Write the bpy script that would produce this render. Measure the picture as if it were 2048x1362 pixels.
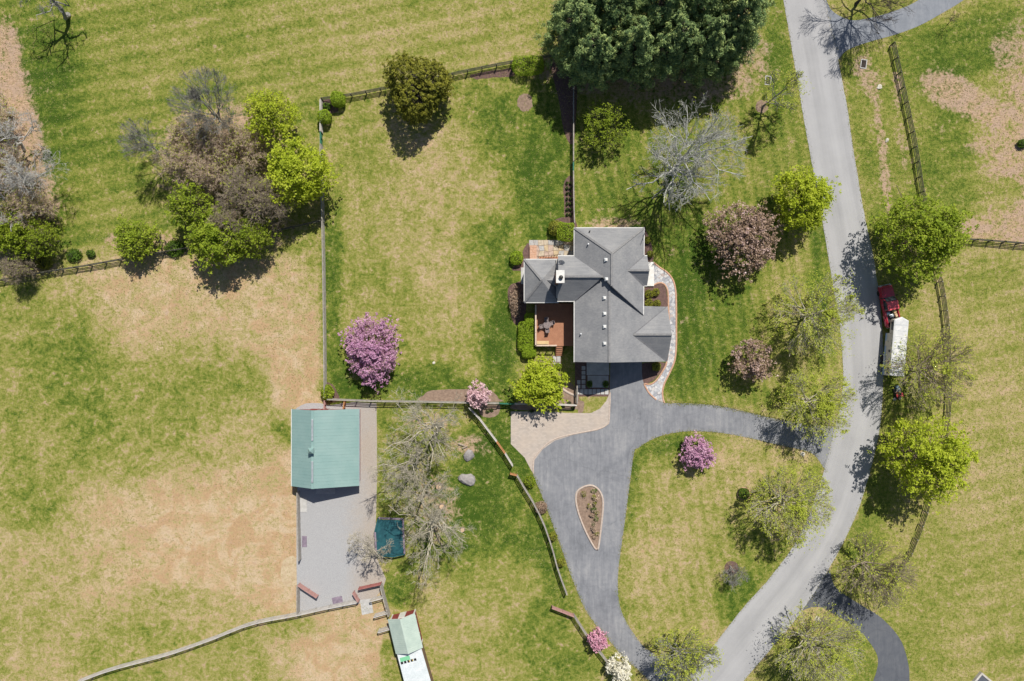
import bpy, bmesh, math, random
import numpy as np
from mathutils import Vector, Matrix

# ------------------------------------------------------------------ scene, camera, sky, sun
sc = bpy.context.scene
for o in list(bpy.data.objects):
    bpy.data.objects.remove(o, do_unlink=True)
COL = sc.collection

S = 1.0 / 13.6            # metres of ground per photograph pixel
CX, CY = 1024.0, 681.0
H = 100.4                 # camera height above the ground

cam_d = bpy.data.cameras.new('camera')
cam_d.sensor_width = 36.0
cam_d.lens = 36.0 * H / (2048 * S)
cam_d.clip_start = 0.5
cam_d.clip_end = 5000
cam = bpy.data.objects.new('camera', cam_d)
COL.objects.link(cam)
cam.location = (0, 0, H)
cam.rotation_euler = (0, 0, 0)
sc.camera = cam

SUN_EL = math.radians(54.0)
SUN_AZ = math.radians(21.0)           # clockwise from +Y (top of the picture)
sun_dir = Vector((math.sin(SUN_AZ) * math.cos(SUN_EL), math.cos(SUN_AZ) * math.cos(SUN_EL), math.sin(SUN_EL)))
w = bpy.data.worlds.new('World')
sc.world = w
w.use_nodes = True
wn = w.node_tree
bg = wn.nodes['Background']
sky = wn.nodes.new('ShaderNodeTexSky')
sky.sky_type = 'NISHITA'
sky.sun_disc = False
sky.sun_elevation = SUN_EL
sky.sun_rotation = SUN_AZ
wn.links.new(sky.outputs[0], bg.inputs[0])
bg.inputs[1].default_value = 0.068
sd = bpy.data.lights.new('sun', 'SUN')
sd.energy = 4.9
sd.angle = math.radians(0.53)
sd.color = (1.0, 0.95, 0.87)
so = bpy.data.objects.new('sun', sd)
COL.objects.link(so)
so.rotation_euler = (-sun_dir).to_track_quat('-Z', 'Y').to_euler()
so.location = (0, 0, 60)
sc.view_settings.view_transform = 'Standard'
sc.view_settings.look = 'None'
sc.view_settings.exposure = 0.18
sc.view_settings.gamma = 1.0
sc.view_settings.use_curve_mapping = False
sc.render.engine = 'CYCLES'

# ------------------------------------------------------------------ helpers
def W(x, y, h=0.0):
    """world point at height h on the sight line of photograph pixel (x, y)"""
    k = 1.0 - h / H
    return Vector(((x - CX) * S * k, (CY - y) * S * k, h))

def G(x, y):
    return np.array([(x - CX) * S, (CY - y) * S])

def tag(o, label=None, cat=None, group=None, kind=None):
    if label: o['label'] = label
    if cat: o['category'] = cat
    if group: o['group'] = group
    if kind: o['kind'] = kind
    return o

def empty(name, loc=(0, 0, 0), rz=0.0):
    o = bpy.data.objects.new(name, None)
    COL.objects.link(o)
    o.location = loc
    o.rotation_euler = (0, 0, rz)
    o.empty_display_size = 0.3
    return o

def link(name, me, mat=None, parent=None, loc=None, rot=None, scl=None):
    o = bpy.data.objects.new(name, me)
    COL.objects.link(o)
    if mat is not None and len(me.materials) == 0:
        me.materials.append(mat)
    if parent is not None:
        o.parent = parent
    if loc is not None: o.location = loc
    if rot is not None: o.rotation_euler = rot
    if scl is not None: o.scale = scl
    return o

def np_mesh(name, V, F, smooth=False):
    """V (n,3), F (m,k) uniform polygons"""
    V = np.asarray(V, np.float32); F = np.asarray(F, np.int32)
    me = bpy.data.meshes.new(name)
    me.vertices.add(len(V)); me.vertices.foreach_set('co', V.ravel())
    m, k = F.shape
    me.loops.add(m * k); me.loops.foreach_set('vertex_index', F.ravel())
    me.polygons.add(m)
    me.polygons.foreach_set('loop_start', np.arange(0, m * k, k, dtype=np.int32))
    try:
        me.polygons.foreach_set('loop_total', np.full(m, k, np.int32))
    except Exception:
        pass
    if smooth:
        me.polygons.foreach_set('use_smooth', np.ones(m, bool))
    me.update(calc_edges=True)
    return me

class MB:
    """collects simple shapes into one mesh"""
    def __init__(self):
        self.bm = bmesh.new()
    def box(self, c, s, rz=0.0, bev=0.0, rot=None):
        M = Matrix.Translation(c) @ (rot.to_matrix().to_4x4() if rot is not None else Matrix.Rotation(rz, 4, 'Z')) @ Matrix.Diagonal((s[0], s[1], s[2], 1))
        r = bmesh.ops.create_cube(self.bm, size=1.0, matrix=M)
        if bev > 0:
            es = list({e for v in r['verts'] for e in v.link_edges})
            bmesh.ops.bevel(self.bm, geom=es, offset=bev, segments=2, affect='EDGES', profile=0.5)
        return self
    def prism(self, pts, z0, z1):
        """vertical prism over a plan polygon"""
        b = [self.bm.verts.new((p[0], p[1], z0)) for p in pts]
        t = [self.bm.verts.new((p[0], p[1], z1)) for p in pts]
        n = len(pts)
        self.bm.faces.new(t); self.bm.faces.new(b[::-1])
        for i in range(n):
            self.bm.faces.new((b[i], b[(i + 1) % n], t[(i + 1) % n], t[i]))
        return self
    def slab(self, pts, th):
        """planar polygon given as 3-D points, thickened straight down"""
        t = [self.bm.verts.new(p) for p in pts]
        b = [self.bm.verts.new((p[0], p[1], p[2] - th)) for p in pts]
        n = len(pts)
        self.bm.faces.new(t); self.bm.faces.new(b[::-1])
        for i in range(n):
            self.bm.faces.new((t[i], b[i], b[(i + 1) % n], t[(i + 1) % n]))
        return self
    def loft(self, rings):
        """closed skin through rings of equal point count"""
        R = [[self.bm.verts.new(p) for p in r] for r in rings]
        n = len(R[0])
        for a, b in zip(R, R[1:]):
            for i in range(n):
                self.bm.faces.new((a[i], a[(i + 1) % n], b[(i + 1) % n], b[i]))
        self.bm.faces.new(R[0][::-1]); self.bm.faces.new(R[-1])
        return self
    def cyl(self, a, b, r0, r1=None, n=10):
        a = Vector(a); b = Vector(b); r1 = r0 if r1 is None else r1
        d = b - a
        q = d.to_track_quat('Z', 'Y')
        rings = []
        for p, r in ((a, r0), (b, r1)):
            rings.append([p + q @ Vector((math.cos(2 * math.pi * i / n) * r, math.sin(2 * math.pi * i / n) * r, 0)) for i in range(n)])
        return self.loft(rings)
    def lathe(self, c, prof, n=16):
        return self.loft([[(c[0] + math.cos(2 * math.pi * i / n) * r, c[1] + math.sin(2 * math.pi * i / n) * r, c[2] + z) for i in range(n)] for r, z in prof])
    def face(self, pts):
        self.bm.faces.new([self.bm.verts.new(p) for p in pts]); return self
    def build(self, name, mat=None, parent=None, loc=None, rot=None, smooth=False, fix=True):
        if fix:
            bmesh.ops.recalc_face_normals(self.bm, faces=self.bm.faces)
        me = bpy.data.meshes.new(name)
        self.bm.to_mesh(me); self.bm.free()
        if smooth:
            for p in me.polygons: p.use_smooth = True
        return link(name, me, mat, parent, loc, rot)

# ------------------------------------------------------------------ materials
class NT:
    def __init__(self, name):
        self.m = bpy.data.materials.new(name)
        self.m.use_nodes = True
        self.t = self.m.node_tree
        self.b = self.t.nodes['Principled BSDF']
        self.out = self.t.nodes['Material Output']
        self.b.inputs['Specular IOR Level'].default_value = 0.25
    def n(self, typ, **kw):
        nd = self.t.nodes.new(typ)
        for k, v in kw.items():
            setattr(nd, k, v)
        return nd
    def l(self, a, b):
        self.t.links.new(a, b)
    def val(self, nd, key, v):
        if hasattr(v, 'is_output') or isinstance(v, bpy.types.NodeSocket):
            self.l(v, nd.inputs[key])
        else:
            nd.inputs[key].default_value = v
    def math(self, op, a, b=0.0, c=None, clamp=False):
        nd = self.n('ShaderNodeMath', operation=op, use_clamp=clamp)
        self.val(nd, 0, a); self.val(nd, 1, b)
        if c is not None: self.val(nd, 2, c)
        return nd.outputs[0]
    def pos(self):
        if not hasattr(self, '_p'):
            self._p = self.n('ShaderNodeNewGeometry')
        return self._p.outputs['Position']
    def objco(self):
        return self.n('ShaderNodeTexCoord').outputs['Object']
    def noise(self, scale, detail=4.0, rough=0.55, vec=None, dist=0.0):
        nd = self.n('ShaderNodeTexNoise')
        self.l(vec if vec is not None else self.pos(), nd.inputs['Vector'])
        nd.inputs['Scale'].default_value = scale
        nd.inputs['Detail'].default_value = detail
        nd.inputs['Roughness'].default_value = rough
        nd.inputs['Distortion'].default_value = dist
        return nd.outputs['Fac']
    def ramp(self, fac, stops, interp='LINEAR'):
        nd = self.n('ShaderNodeValToRGB')
        cr = nd.color_ramp
        cr.interpolation = interp
        while len(cr.elements) < len(stops):
            cr.elements.new(0.5)
        for e, (p, c) in zip(cr.elements, stops):
            e.position = p
            e.color = (c[0], c[1], c[2], 1)
        self.l(fac, nd.inputs[0])
        return nd.outputs[0]
    def mix(self, fac, a, b, mode='MIX'):
        nd = self.n('ShaderNodeMix', data_type='RGBA', blend_type=mode)
        self.val(nd, 0, fac)
        for key, v in ((6, a), (7, b)):
            if isinstance(v, bpy.types.NodeSocket): self.l(v, nd.inputs[key])
            else: nd.inputs[key].default_value = (v[0], v[1], v[2], 1)
        return nd.outputs[2]
    def smooth(self, v, lo, hi):
        nd = self.n('ShaderNodeMapRange', interpolation_type='SMOOTHSTEP')
        self.l(v, nd.inputs[0])
        nd.inputs[1].default_value = lo; nd.inputs[2].default_value = hi
        return nd.outputs[0]
    def bump(self, h, strength=0.3, dist=0.02):
        nd = self.n('ShaderNodeBump')
        nd.inputs['Strength'].default_value = strength
        nd.inputs['Distance'].default_value = dist
        self.l(h, nd.inputs['Height'])
        self.l(nd.outputs[0], self.b.inputs['Normal'])
    def color(self, c):
        self.l(c, self.b.inputs['Base Color'])
    def rough(self, r):
        self.b.inputs['Roughness'].default_value = r
        return self

def plain(name, c1, c2=None, scale=2.0, rough=0.75, metal=0.0, fine=None, bump=0.0, spec=0.25):
    """two-tone worn surface"""
    t = NT(name)
    c2 = c2 or tuple(x * 0.72 for x in c1)
    f = t.noise(scale, 6.0, 0.62)
    col = t.mix(t.smooth(f, 0.34, 0.66), c2, c1)
    if fine:
        g = t.noise(fine, 3.0, 0.7)
        col = t.mix(t.math('MULTIPLY', t.smooth(g, 0.35, 0.7), 0.35), col, tuple(x * 0.55 for x in c1))
        if bump: t.bump(g, bump, 0.03)
    t.color(col)
    t.b.inputs['Metallic'].default_value = metal
    t.b.inputs['Specular IOR Level'].default_value = spec
    return t.rough(rough).m

def leafy(name, stops, transl=0.35, clump=0.55):
    """leaf / petal material: hue varies leaf by leaf and clump by clump"""
    t = NT(name)
    geo = t.n('ShaderNodeNewGeometry')
    r = geo.outputs['Random Per Island']
    n = t.noise(clump, 3.0, 0.6)
    f = t.math('ADD', t.math('MULTIPLY', r, 0.55), t.math('MULTIPLY', t.smooth(n, 0.3, 0.7), 0.45))
    col = t.ramp(f, stops)
    t.color(col)
    t.b.inputs['Roughness'].default_value = 0.6
    t.b.inputs['Specular IOR Level'].default_value = 0.2
    tr = t.n('ShaderNodeBsdfTranslucent')
    t.l(col, tr.inputs[0])
    ms = t.n('ShaderNodeMixShader')
    ms.inputs[0].default_value = transl
    t.l(t.b.outputs[0], ms.inputs[1]); t.l(tr.outputs[0], ms.inputs[2])
    t.l(ms.outputs[0], t.out.inputs['Surface'])
    return t.m

M = {}
def build_materials():
    # --- ground
    t = NT('grass_ground')
    def attr(n):
        a = t.n('ShaderNodeAttribute', attribute_name=n)
        return a.outputs['Fac']
    n1 = t.noise(0.085, 5.0, 0.55)
    n2 = t.noise(0.5, 7.0, 0.68, dist=0.3)
    n3 = t.noise(2.0, 6.0, 0.72)
    n4 = t.noise(7.5, 3.0, 0.75)
    m = t.math('ADD', t.math('SUBTRACT', attr('dry'), 0.045), t.math('MULTIPLY', t.math('SUBTRACT', n1, 0.5), 0.55))
    m = t.math('ADD', m, t.math('MULTIPLY', t.math('SUBTRACT', n2, 0.5), t.math('ADD', 0.65, t.math('MULTIPLY', attr('patch'), 0.75))))
    m = t.math('ADD', m, t.math('MULTIPLY', t.math('SUBTRACT', n3, 0.5), 1.25))
    m = t.math('ADD', m, t.math('MULTIPLY', t.math('SUBTRACT', n4, 0.5), 1.1))
    def stripe(ax, ay, period, amp, mask):
        d = t.n('ShaderNodeVectorMath', operation='DOT_PRODUCT')
        t.l(t.pos(), d.inputs[0]); d.inputs[1].default_value = (ax, ay, 0)
        ph = t.math('ADD', t.math('MULTIPLY', d.outputs['Value'], 2 * math.pi / period), t.math('MULTIPLY', n1, 5.0))
        s = t.math('SINE', ph)
        return t.math('MULTIPLY', t.math('MULTIPLY', s, amp), attr(mask))
    m = t.math('ADD', m, stripe(-0.19, 0.98, 2.3, 0.075, 'stripe_a'))
    m = t.math('ADD', m, stripe(-0.19, 0.98, 6.1, 0.05, 'stripe_a'))
    m = t.math('ADD', m, stripe(0.985, 0.17, 1.75, 0.075, 'stripe_b'), clamp=True)
    col = t.ramp(m, [(0.0, (0.042, 0.082, 0.010)), (0.2, (0.100, 0.145, 0.020)), (0.42, (0.200, 0.214, 0.042)),
                     (0.60, (0.290, 0.260, 0.090)), (0.80, (0.390, 0.308, 0.165)), (1.0, (0.465, 0.318, 0.185))])
    n6 = t.noise(0.3, 6.0, 0.65, dist=0.8)
    col = t.mix(t.math('MULTIPLY', t.smooth(m, 0.7, 1.0), t.math('MULTIPLY', t.smooth(n6, 0.42, 0.62), 0.7)), col, (0.375, 0.245, 0.135))
    col = t.mix(t.math('MULTIPLY', t.smooth(n6, 0.56, 0.36), t.smooth(m, 0.75, 1.0)), col, (0.485, 0.375, 0.25))
    hs = t.n('ShaderNodeHueSaturation'); t.l(col, hs.inputs['Color']); t.l(t.math('ADD', 0.52, t.math('MULTIPLY', t.noise(3.2, 6.0, 0.8), 0.94)), hs.inputs['Value']); col = hs.outputs[0]
    lit = t.math('ADD', attr('litter'), t.math('ADD', t.math('MULTIPLY', t.math('SUBTRACT', n2, 0.5), 2.0), t.math('MULTIPLY', t.math('SUBTRACT', n3, 0.5), 2.4)))
    lf = t.math('MULTIPLY', t.smooth(lit, 0.18, 0.88), 0.94)
    mpl = t.n('ShaderNodeMapping'); t.l(t.pos(), mpl.inputs[0]); mpl.inputs['Rotation'].default_value = (0, 0, 0.6); mpl.inputs['Scale'].default_value = (0.45, 1.3, 1)
    n5 = t.noise(4.0, 6.0, 0.8, vec=mpl.outputs[0])
    lcol = t.ramp(n5, [(0.30, (0.14, 0.085, 0.055)), (0.43, (0.34, 0.225, 0.150)), (0.56, (0.49, 0.335, 0.225)), (0.72, (0.66, 0.50, 0.37))])
    lcol = t.mix(t.math('MULTIPLY', t.smooth(n2, 0.4, 0.62), 0.55), lcol, (0.36, 0.265, 0.215))
    col = t.mix(lf, col, lcol)
    t.color(col)
    t.b.inputs['Specular IOR Level'].default_value = 0.08
    t.rough(0.95)
    t.bump(t.math('ADD', n4, t.math('MULTIPLY', n3, 1.5)), 0.55, 0.10)
    M['ground'] = t.m

    # --- public road: pale worn asphalt, tyre lanes along it (u across)
    t = NT('pale_asphalt')
    uv = t.n('ShaderNodeUVMap').outputs[0]
    sx = t.n('ShaderNodeSeparateXYZ'); t.l(uv, sx.inputs[0])
    u = sx.outputs[0]
    lane = t.math('SINE', t.math('MULTIPLY', u, 4 * math.pi))
    big = t.noise(0.22, 4.0, 0.6)
    mp = t.n('ShaderNodeMapping'); t.l(uv, mp.inputs[0]); mp.inputs['Scale'].default_value = (9.0, 0.35, 1)
    streak = t.noise(1.0, 5.0, 0.6, vec=mp.outputs[0])
    fine = t.noise(14.0, 3.0, 0.75)
    f = t.math('ADD', t.math('MULTIPLY', lane, 0.04), t.math('MULTIPLY', streak, 0.28))
    f = t.math('ADD', f, t.math('ADD', t.math('MULTIPLY', big, 0.3), 0.16))
    f = t.math('ADD', f, t.math('MULTIPLY', t.math('SUBTRACT', fine, 0.5), 0.45))
    t.color(t.ramp(f, [(0.22, (0.235, 0.235, 0.24)), (0.5, (0.352, 0.350, 0.354)), (0.75, (0.42, 0.416, 0.415))]))
    t.rough(0.9); t.bump(fine, 0.25, 0.01)
    M['road'] = t.m

    def asphalt(name, dark, mid, light, sc1=0.25):
        t = NT(name)
        a = t.noise(sc1, 5.0, 0.6, dist=0.6); b = t.noise(1.4, 5.0, 0.65); c = t.noise(15.0, 3.0, 0.75)
        mp = t.n('ShaderNodeMapping'); t.l(t.pos(), mp.inputs[0]); mp.inputs['Scale'].default_value = (2.2, 0.22, 1)
        st = t.noise(1.0, 5.0, 0.65, vec=mp.outputs[0], dist=0.5)
        f = t.math('ADD', t.math('MULTIPLY', a, 0.38), t.math('MULTIPLY', b, 0.27))
        f = t.math('ADD', f, t.math('MULTIPLY', st, 0.35))
        f = t.math('ADD', f, t.math('MULTIPLY', t.math('SUBTRACT', c, 0.5), 0.35))
        vd = t.n('ShaderNodeTexVoronoi', feature='DISTANCE_TO_EDGE'); vd.inputs['Scale'].default_value = 0.16
        dp = t.n('ShaderNodeVectorMath', operation='ADD'); t.l(t.pos(), dp.inputs[0]); wv = t.n('ShaderNodeTexNoise'); t.l(t.pos(), wv.inputs['Vector']); wv.inputs['Scale'].default_value = 0.8; t.l(wv.outputs['Color'], dp.inputs[1]); t.l(dp.outputs[0], vd.inputs['Vector'])
        crack = t.math('MULTIPLY', t.math('SUBTRACT', 1.0, t.smooth(vd.outputs[0], 0.0, 0.010)), 0.22)
        t.color(t.mix(crack, t.ramp(f, [(0.34, dark), (0.5, mid), (0.66, light)]), tuple(x * 0.5 for x in dark)))
        t.rough(0.88); t.bump(c, 0.25, 0.01)
        return t.m
    M['drive'] = asphalt('driveway_asphalt', (0.135, 0.141, 0.155), (0.200, 0.206, 0.222), (0.290, 0.290, 0.294))
    M['drive_new'] = asphalt('sealed_asphalt', (0.075, 0.082, 0.098), (0.100, 0.107, 0.122), (0.135, 0.140, 0.150))
    M['drive_blue'] = asphalt('smooth_asphalt', (0.150, 0.165, 0.190), (0.205, 0.22, 0.245), (0.27, 0.28, 0.30))
    t = NT('gravel')
    a = t.noise(0.16, 4.0, 0.6, dist=0.5); b = t.noise(3.0, 5.0, 0.7); c = t.noise(13.0, 3.0, 0.8)
    grey = t.ramp(c, [(0.3, (0.20, 0.20, 0.205)), (0.5, (0.34, 0.34, 0.345)), (0.7, (0.47, 0.465, 0.46))])
    tan = t.ramp(c, [(0.3, (0.20, 0.15, 0.11)), (0.5, (0.36, 0.29, 0.22)), (0.7, (0.50, 0.43, 0.35))])
    sx = t.n('ShaderNodeSeparateXYZ'); t.l(t.pos(), sx.inputs[0])
    e = t.math('ADD', t.smooth(sx.outputs[0], -26.0, -19.5), t.math('MULTIPLY', t.math('SUBTRACT', b, 0.5), 1.2))
    e = t.math('ADD', e, t.math('MULTIPLY', t.math('SUBTRACT', a, 0.5), 1.2), clamp=True)
    t.color(t.mix(t.math('MULTIPLY', e, 0.65), grey, tan)); t.rough(0.95); t.bump(c, 0.6, 0.04)
    M['gravel'] = t.m
    t = NT('tan_pavers')
    br = t.n('ShaderNodeTexBrick'); t.l(t.pos(), br.inputs['Vector'])
    br.inputs['Scale'].default_value = 1.3
    br.inputs['Color1'].default_value = (0.47, 0.41, 0.36, 1); br.inputs['Color2'].default_value = (0.37, 0.325, 0.29, 1)
    br.inputs['Mortar'].default_value = (0.31, 0.26, 0.21, 1); br.inputs['Mortar Size'].default_value = 0.02
    a = t.noise(0.5, 5, 0.6)
    t.color(t.mix(t.math('MULTIPLY', t.smooth(a, 0.35, 0.65), 0.4), br.outputs[0], (0.46, 0.38, 0.31)))
    t.rough(0.9); t.bump(br.outputs['Fac'], -0.3, 0.01)
    M['pavers'] = t.m
    t = NT('stone_walk')
    v = t.n('ShaderNodeTexVoronoi'); t.l(t.pos(), v.inputs['Vector']); v.inputs['Scale'].default_value = 2.3
    vd = t.n('ShaderNodeTexVoronoi', feature='DISTANCE_TO_EDGE'); t.l(t.pos(), vd.inputs['Vector']); vd.inputs['Scale'].default_value = 2.3
    sep = t.n('ShaderNodeSeparateColor'); t.l(v.outputs['Color'], sep.inputs[0])
    c = t.ramp(sep.outputs[0], [(0.0, (0.25, 0.26, 0.29)), (0.4, (0.40, 0.41, 0.43)), (0.8, (0.55, 0.54, 0.53)), (1.0, (0.36, 0.30, 0.28))])
    t.color(t.mix(t.smooth(vd.outputs[0], 0.0, 0.05), (0.20, 0.19, 0.19), c)); t.rough(0.85); t.bump(t.smooth(vd.outputs[0], 0.0, 0.06), 0.4, 0.02)
    M['walk'] = t.m
    M['brick_edge'] = plain('brick_edging', (0.46, 0.26, 0.17), (0.55, 0.36, 0.26), 4.0, 0.9, fine=9.0)
    M['pale_edge'] = plain('pale_paver_edging', (0.52, 0.44, 0.37), (0.42, 0.33, 0.28), 4.0, 0.9, fine=9.0)
    M['mulch'] = plain('bark_mulch', (0.17, 0.105, 0.090), (0.105, 0.066, 0.058), 3.0, 1.0, fine=12.0, bump=0.7)
    M['mulch_tan'] = plain('dry_bark_mulch', (0.30, 0.215, 0.16), (0.20, 0.14, 0.105), 2.4, 1.0, fine=12.0, bump=0.7)
    M['sand'] = plain('bare_sandy_soil', (0.52, 0.42, 0.28), (0.42, 0.31, 0.19), 1.5, 1.0, fine=10.0, bump=0.4)
    M['concrete'] = plain('pale_concrete', (0.50, 0.49, 0.47), (0.40, 0.39, 0.37), 1.5, 0.9, fine=11.0)
    M['flag'] = [plain('flagstone_%s' % n, c, None, 2.5, 0.85, fine=9.0) for n, c in (('buff', (0.52, 0.44, 0.33)), ('rose', (0.50, 0.38, 0.31)), ('grey', (0.43, 0.42, 0.40)), ('ochre', (0.55, 0.43, 0.27)))]
    # --- buildings
    def shingle(name, a, b, c):
        t = NT(name)
        n1 = t.noise(0.45, 5, 0.6, dist=0.5); n2 = t.noise(5.0, 4, 0.7); n3 = t.noise(16.0, 2, 0.8)
        mp = t.n('ShaderNodeMapping'); t.l(t.pos(), mp.inputs[0]); mp.inputs['Scale'].default_value = (0.5, 4.5, 4.5)
        n4 = t.noise(1.0, 4, 0.6, vec=mp.outputs[0])
        f = t.math('ADD', t.math('MULTIPLY', n1, 0.45), t.math('MULTIPLY', n4, 0.35))
        f = t.math('ADD', f, t.math('MULTIPLY', n2, 0.2))
        f = t.math('ADD', f, t.math('MULTIPLY', t.math('SUBTRACT', n3, 0.5), 0.25))
        t.color(t.ramp(f, [(0.33, a), (0.5, b), (0.67, c)]))
        wv = t.n('ShaderNodeTexWave', wave_type='BANDS', bands_direction='Z', wave_profile='SAW'); t.l(t.pos(), wv.inputs[0]); wv.inputs['Scale'].default_value = 2.2
        t.bump(t.math('ADD', wv.outputs['Fac'], t.math('MULTIPLY', n3, 0.8)), 0.25, 0.02); t.rough(0.92)
        return t.m
    M['shingle'] = shingle('grey_shingles', (0.165, 0.170, 0.180), (0.225, 0.227, 0.234), (0.300, 0.297, 0.292))
    M['ridge'] = plain('ridge_shingles', (0.19, 0.19, 0.195), (0.25, 0.245, 0.24), 3.0, 0.92, fine=8.0)
    M['siding'] = plain('cream_siding', (0.56, 0.53, 0.47), (0.50, 0.47, 0.42), 1.0, 0.7)
    M['wall_shade'] = plain('grey_flashing_wall', (0.17, 0.17, 0.18), (0.13, 0.13, 0.14), 2.0, 0.8)
    M['trim'] = plain('white_trim', (0.68, 0.67, 0.64), (0.56, 0.55, 0.52), 2.0, 0.5)
    M['brick'] = plain('red_brick', (0.30, 0.135, 0.09), (0.24, 0.10, 0.07), 5.0, 0.9, fine=10.0)
    M['glass'] = plain('window_glass', (0.03, 0.04, 0.05), (0.02, 0.03, 0.035), 1.0, 0.08, spec=0.6)
    M['dark'] = plain('dark_opening', (0.02, 0.02, 0.022), None, 1.0, 0.9)
    M['black_metal'] = plain('black_metal', (0.03, 0.03, 0.032), (0.05, 0.048, 0.045), 4.0, 0.5, metal=0.4)
    M['white_metal'] = plain('white_metal', (0.80, 0.81, 0.82), (0.70, 0.71, 0.73), 1.2, 0.3, spec=0.5)
    M['galv'] = plain('galvanised_metal', (0.50, 0.53, 0.55), (0.38, 0.41, 0.43), 2.5, 0.45, metal=0.5)
    M['deck'] = plain('cedar_deck_boards', (0.40, 0.195, 0.115), (0.34, 0.16, 0.095), 1.2, 0.8, fine=7.0)
    M['deck_rail'] = plain('sun_bleached_rail', (0.60, 0.48, 0.38), (0.50, 0.39, 0.30), 2.0, 0.8)
    M['pine_wood'] = plain('pale_pine_wood', (0.62, 0.46, 0.25), (0.55, 0.40, 0.21), 2.0, 0.7)
    M['wicker'] = plain('taupe_wicker', (0.25, 0.205, 0.20), (0.18, 0.145, 0.14), 5.0, 0.85, fine=12.0)
    t = NT('green_metal_roof')
    a = t.noise(0.35, 4, 0.6); b = t.noise(6.0, 3, 0.7)
    t.color(t.ramp(t.math('ADD', t.math('MULTIPLY', a, 0.7), t.math('MULTIPLY', b, 0.3)), [(0.35, (0.185, 0.300, 0.285)), (0.65, (0.240, 0.350, 0.330))]))
    t.rough(0.45); t.b.inputs['Specular IOR Level'].default_value = 0.4
    M['green_roof'] = t.m
    M['sage_roof'] = plain('sage_metal_roof', (0.42, 0.50, 0.44), (0.36, 0.44, 0.39), 0.8, 0.5, spec=0.4)
    M['red_wall'] = plain('barn_red_boards', (0.27, 0.055, 0.05), (0.20, 0.042, 0.04), 3.0, 0.8)
    M['brown_wall'] = plain('brown_boards', (0.20, 0.135, 0.09), (0.14, 0.095, 0.065), 2.0, 0.85)
    M['membrane'] = plain('white_membrane', (0.66, 0.70, 0.71), (0.56, 0.61, 0.62), 0.9, 0.5, fine=5.0)
    M['tarp_green'] = plain('mint_green_sheet', (0.20, 0.52, 0.30), (0.16, 0.45, 0.25), 2.0, 0.6)
    M['yellow'] = plain('ochre_print', (0.55, 0.38, 0.07), None, 2.0, 0.6)
    # --- fences
    M['fence'] = plain('weathered_fence_wood', (0.36, 0.335, 0.30), (0.24, 0.22, 0.195), 2.5, 0.9, fine=8.0)
    M['fence_dark'] = plain('dark_fence_wood', (0.135, 0.13, 0.105), (0.085, 0.083, 0.065), 2.0, 0.9, fine=8.0)  # fence wood in a darker tone
    M['fence_pale'] = plain('pale_silvery_fence_wood', (0.55, 0.52, 0.48), (0.40, 0.375, 0.34), 2.0, 0.9, fine=8.0)
    M['rust_wood'] = plain('new_orange_wood', (0.42, 0.21, 0.09), (0.34, 0.16, 0.07), 3.0, 0.85)
    M['red_gate'] = plain('faded_red_gate_wood', (0.36, 0.135, 0.12), (0.27, 0.10, 0.09), 3.0, 0.85, fine=8.0)
    M['pink_gate'] = plain('faded_pink_gate_wood', (0.42, 0.24, 0.215), (0.34, 0.19, 0.17), 3.0, 0.85, fine=8.0)
    M['green_gate'] = plain('green_painted_gate', (0.03, 0.16, 0.10), (0.025, 0.12, 0.08), 3.0, 0.6)
    # --- vehicles
    M['truck_red'] = plain('truck_red_paint', (0.40, 0.022, 0.050), (0.35, 0.018, 0.042), 1.0, 0.22, spec=0.6)
    M['truck_roof'] = plain('pale_red_roof_paint', (0.62, 0.09, 0.11), (0.56, 0.08, 0.10), 1.0, 0.32, spec=0.5)  # cab roof in a paler red than the body
    M['rubber'] = plain('tyre_rubber', (0.02, 0.02, 0.02), (0.035, 0.034, 0.033), 4.0, 0.9)
    M['trailer_side'] = plain('trailer_side_panel', (0.56, 0.52, 0.44), (0.50, 0.46, 0.39), 1.0, 0.4, spec=0.4)
    M['blue_paint'] = plain('pale_blue_band', (0.30, 0.42, 0.58), (0.26, 0.37, 0.52), 1.0, 0.4)
    M['lamp'] = plain('clear_lamp_lens', (0.65, 0.66, 0.68), None, 1.0, 0.15, spec=0.6)
    M['tail'] = plain('red_lamp_lens', (0.35, 0.02, 0.02), None, 1.0, 0.2, spec=0.6)
    M['mower_red'] = plain('mower_red_paint', (0.55, 0.06, 0.06), (0.45, 0.05, 0.05), 2.0, 0.35, spec=0.5)
    M['mower_blue'] = plain('blue_grey_cloth', (0.20, 0.29, 0.36), (0.15, 0.22, 0.28), 3.0, 0.8)
    M['teal_mat'] = plain('teal_trampoline_mat', (0.020, 0.100, 0.115), (0.012, 0.058, 0.075), 1.2, 0.6, fine=6.0)
    M['mauve_pad'] = plain('mauve_spring_pad', (0.25, 0.20, 0.25), (0.16, 0.13, 0.17), 2.0, 0.7)
    M['rock'] = plain('grey_boulder', (0.33, 0.31, 0.30), (0.22, 0.205, 0.20), 2.0, 0.95, fine=8.0, bump=0.6)
    M['pale_rock'] = plain('pale_limestone', (0.62, 0.58, 0.50), (0.50, 0.46, 0.38), 2.5, 0.95, fine=8.0)
    M['cut_wood'] = plain('fresh_cut_wood', (0.60, 0.42, 0.27), (0.48, 0.32, 0.20), 4.0, 0.9)
    M['iron'] = plain('rusty_cast_iron', (0.12, 0.085, 0.07), (0.07, 0.055, 0.05), 6.0, 0.8, metal=0.3)
    # --- bark
    def bark(name, c):
        M[name] = plain(name, c, tuple(x * 0.6 for x in c), 3.0, 0.95, fine=9.0)
    bark('bark_grey', (0.34, 0.33, 0.30)); bark('bark_silver', (0.57, 0.57, 0.53)); bark('bark_dark', (0.10, 0.085, 0.075))
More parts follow.
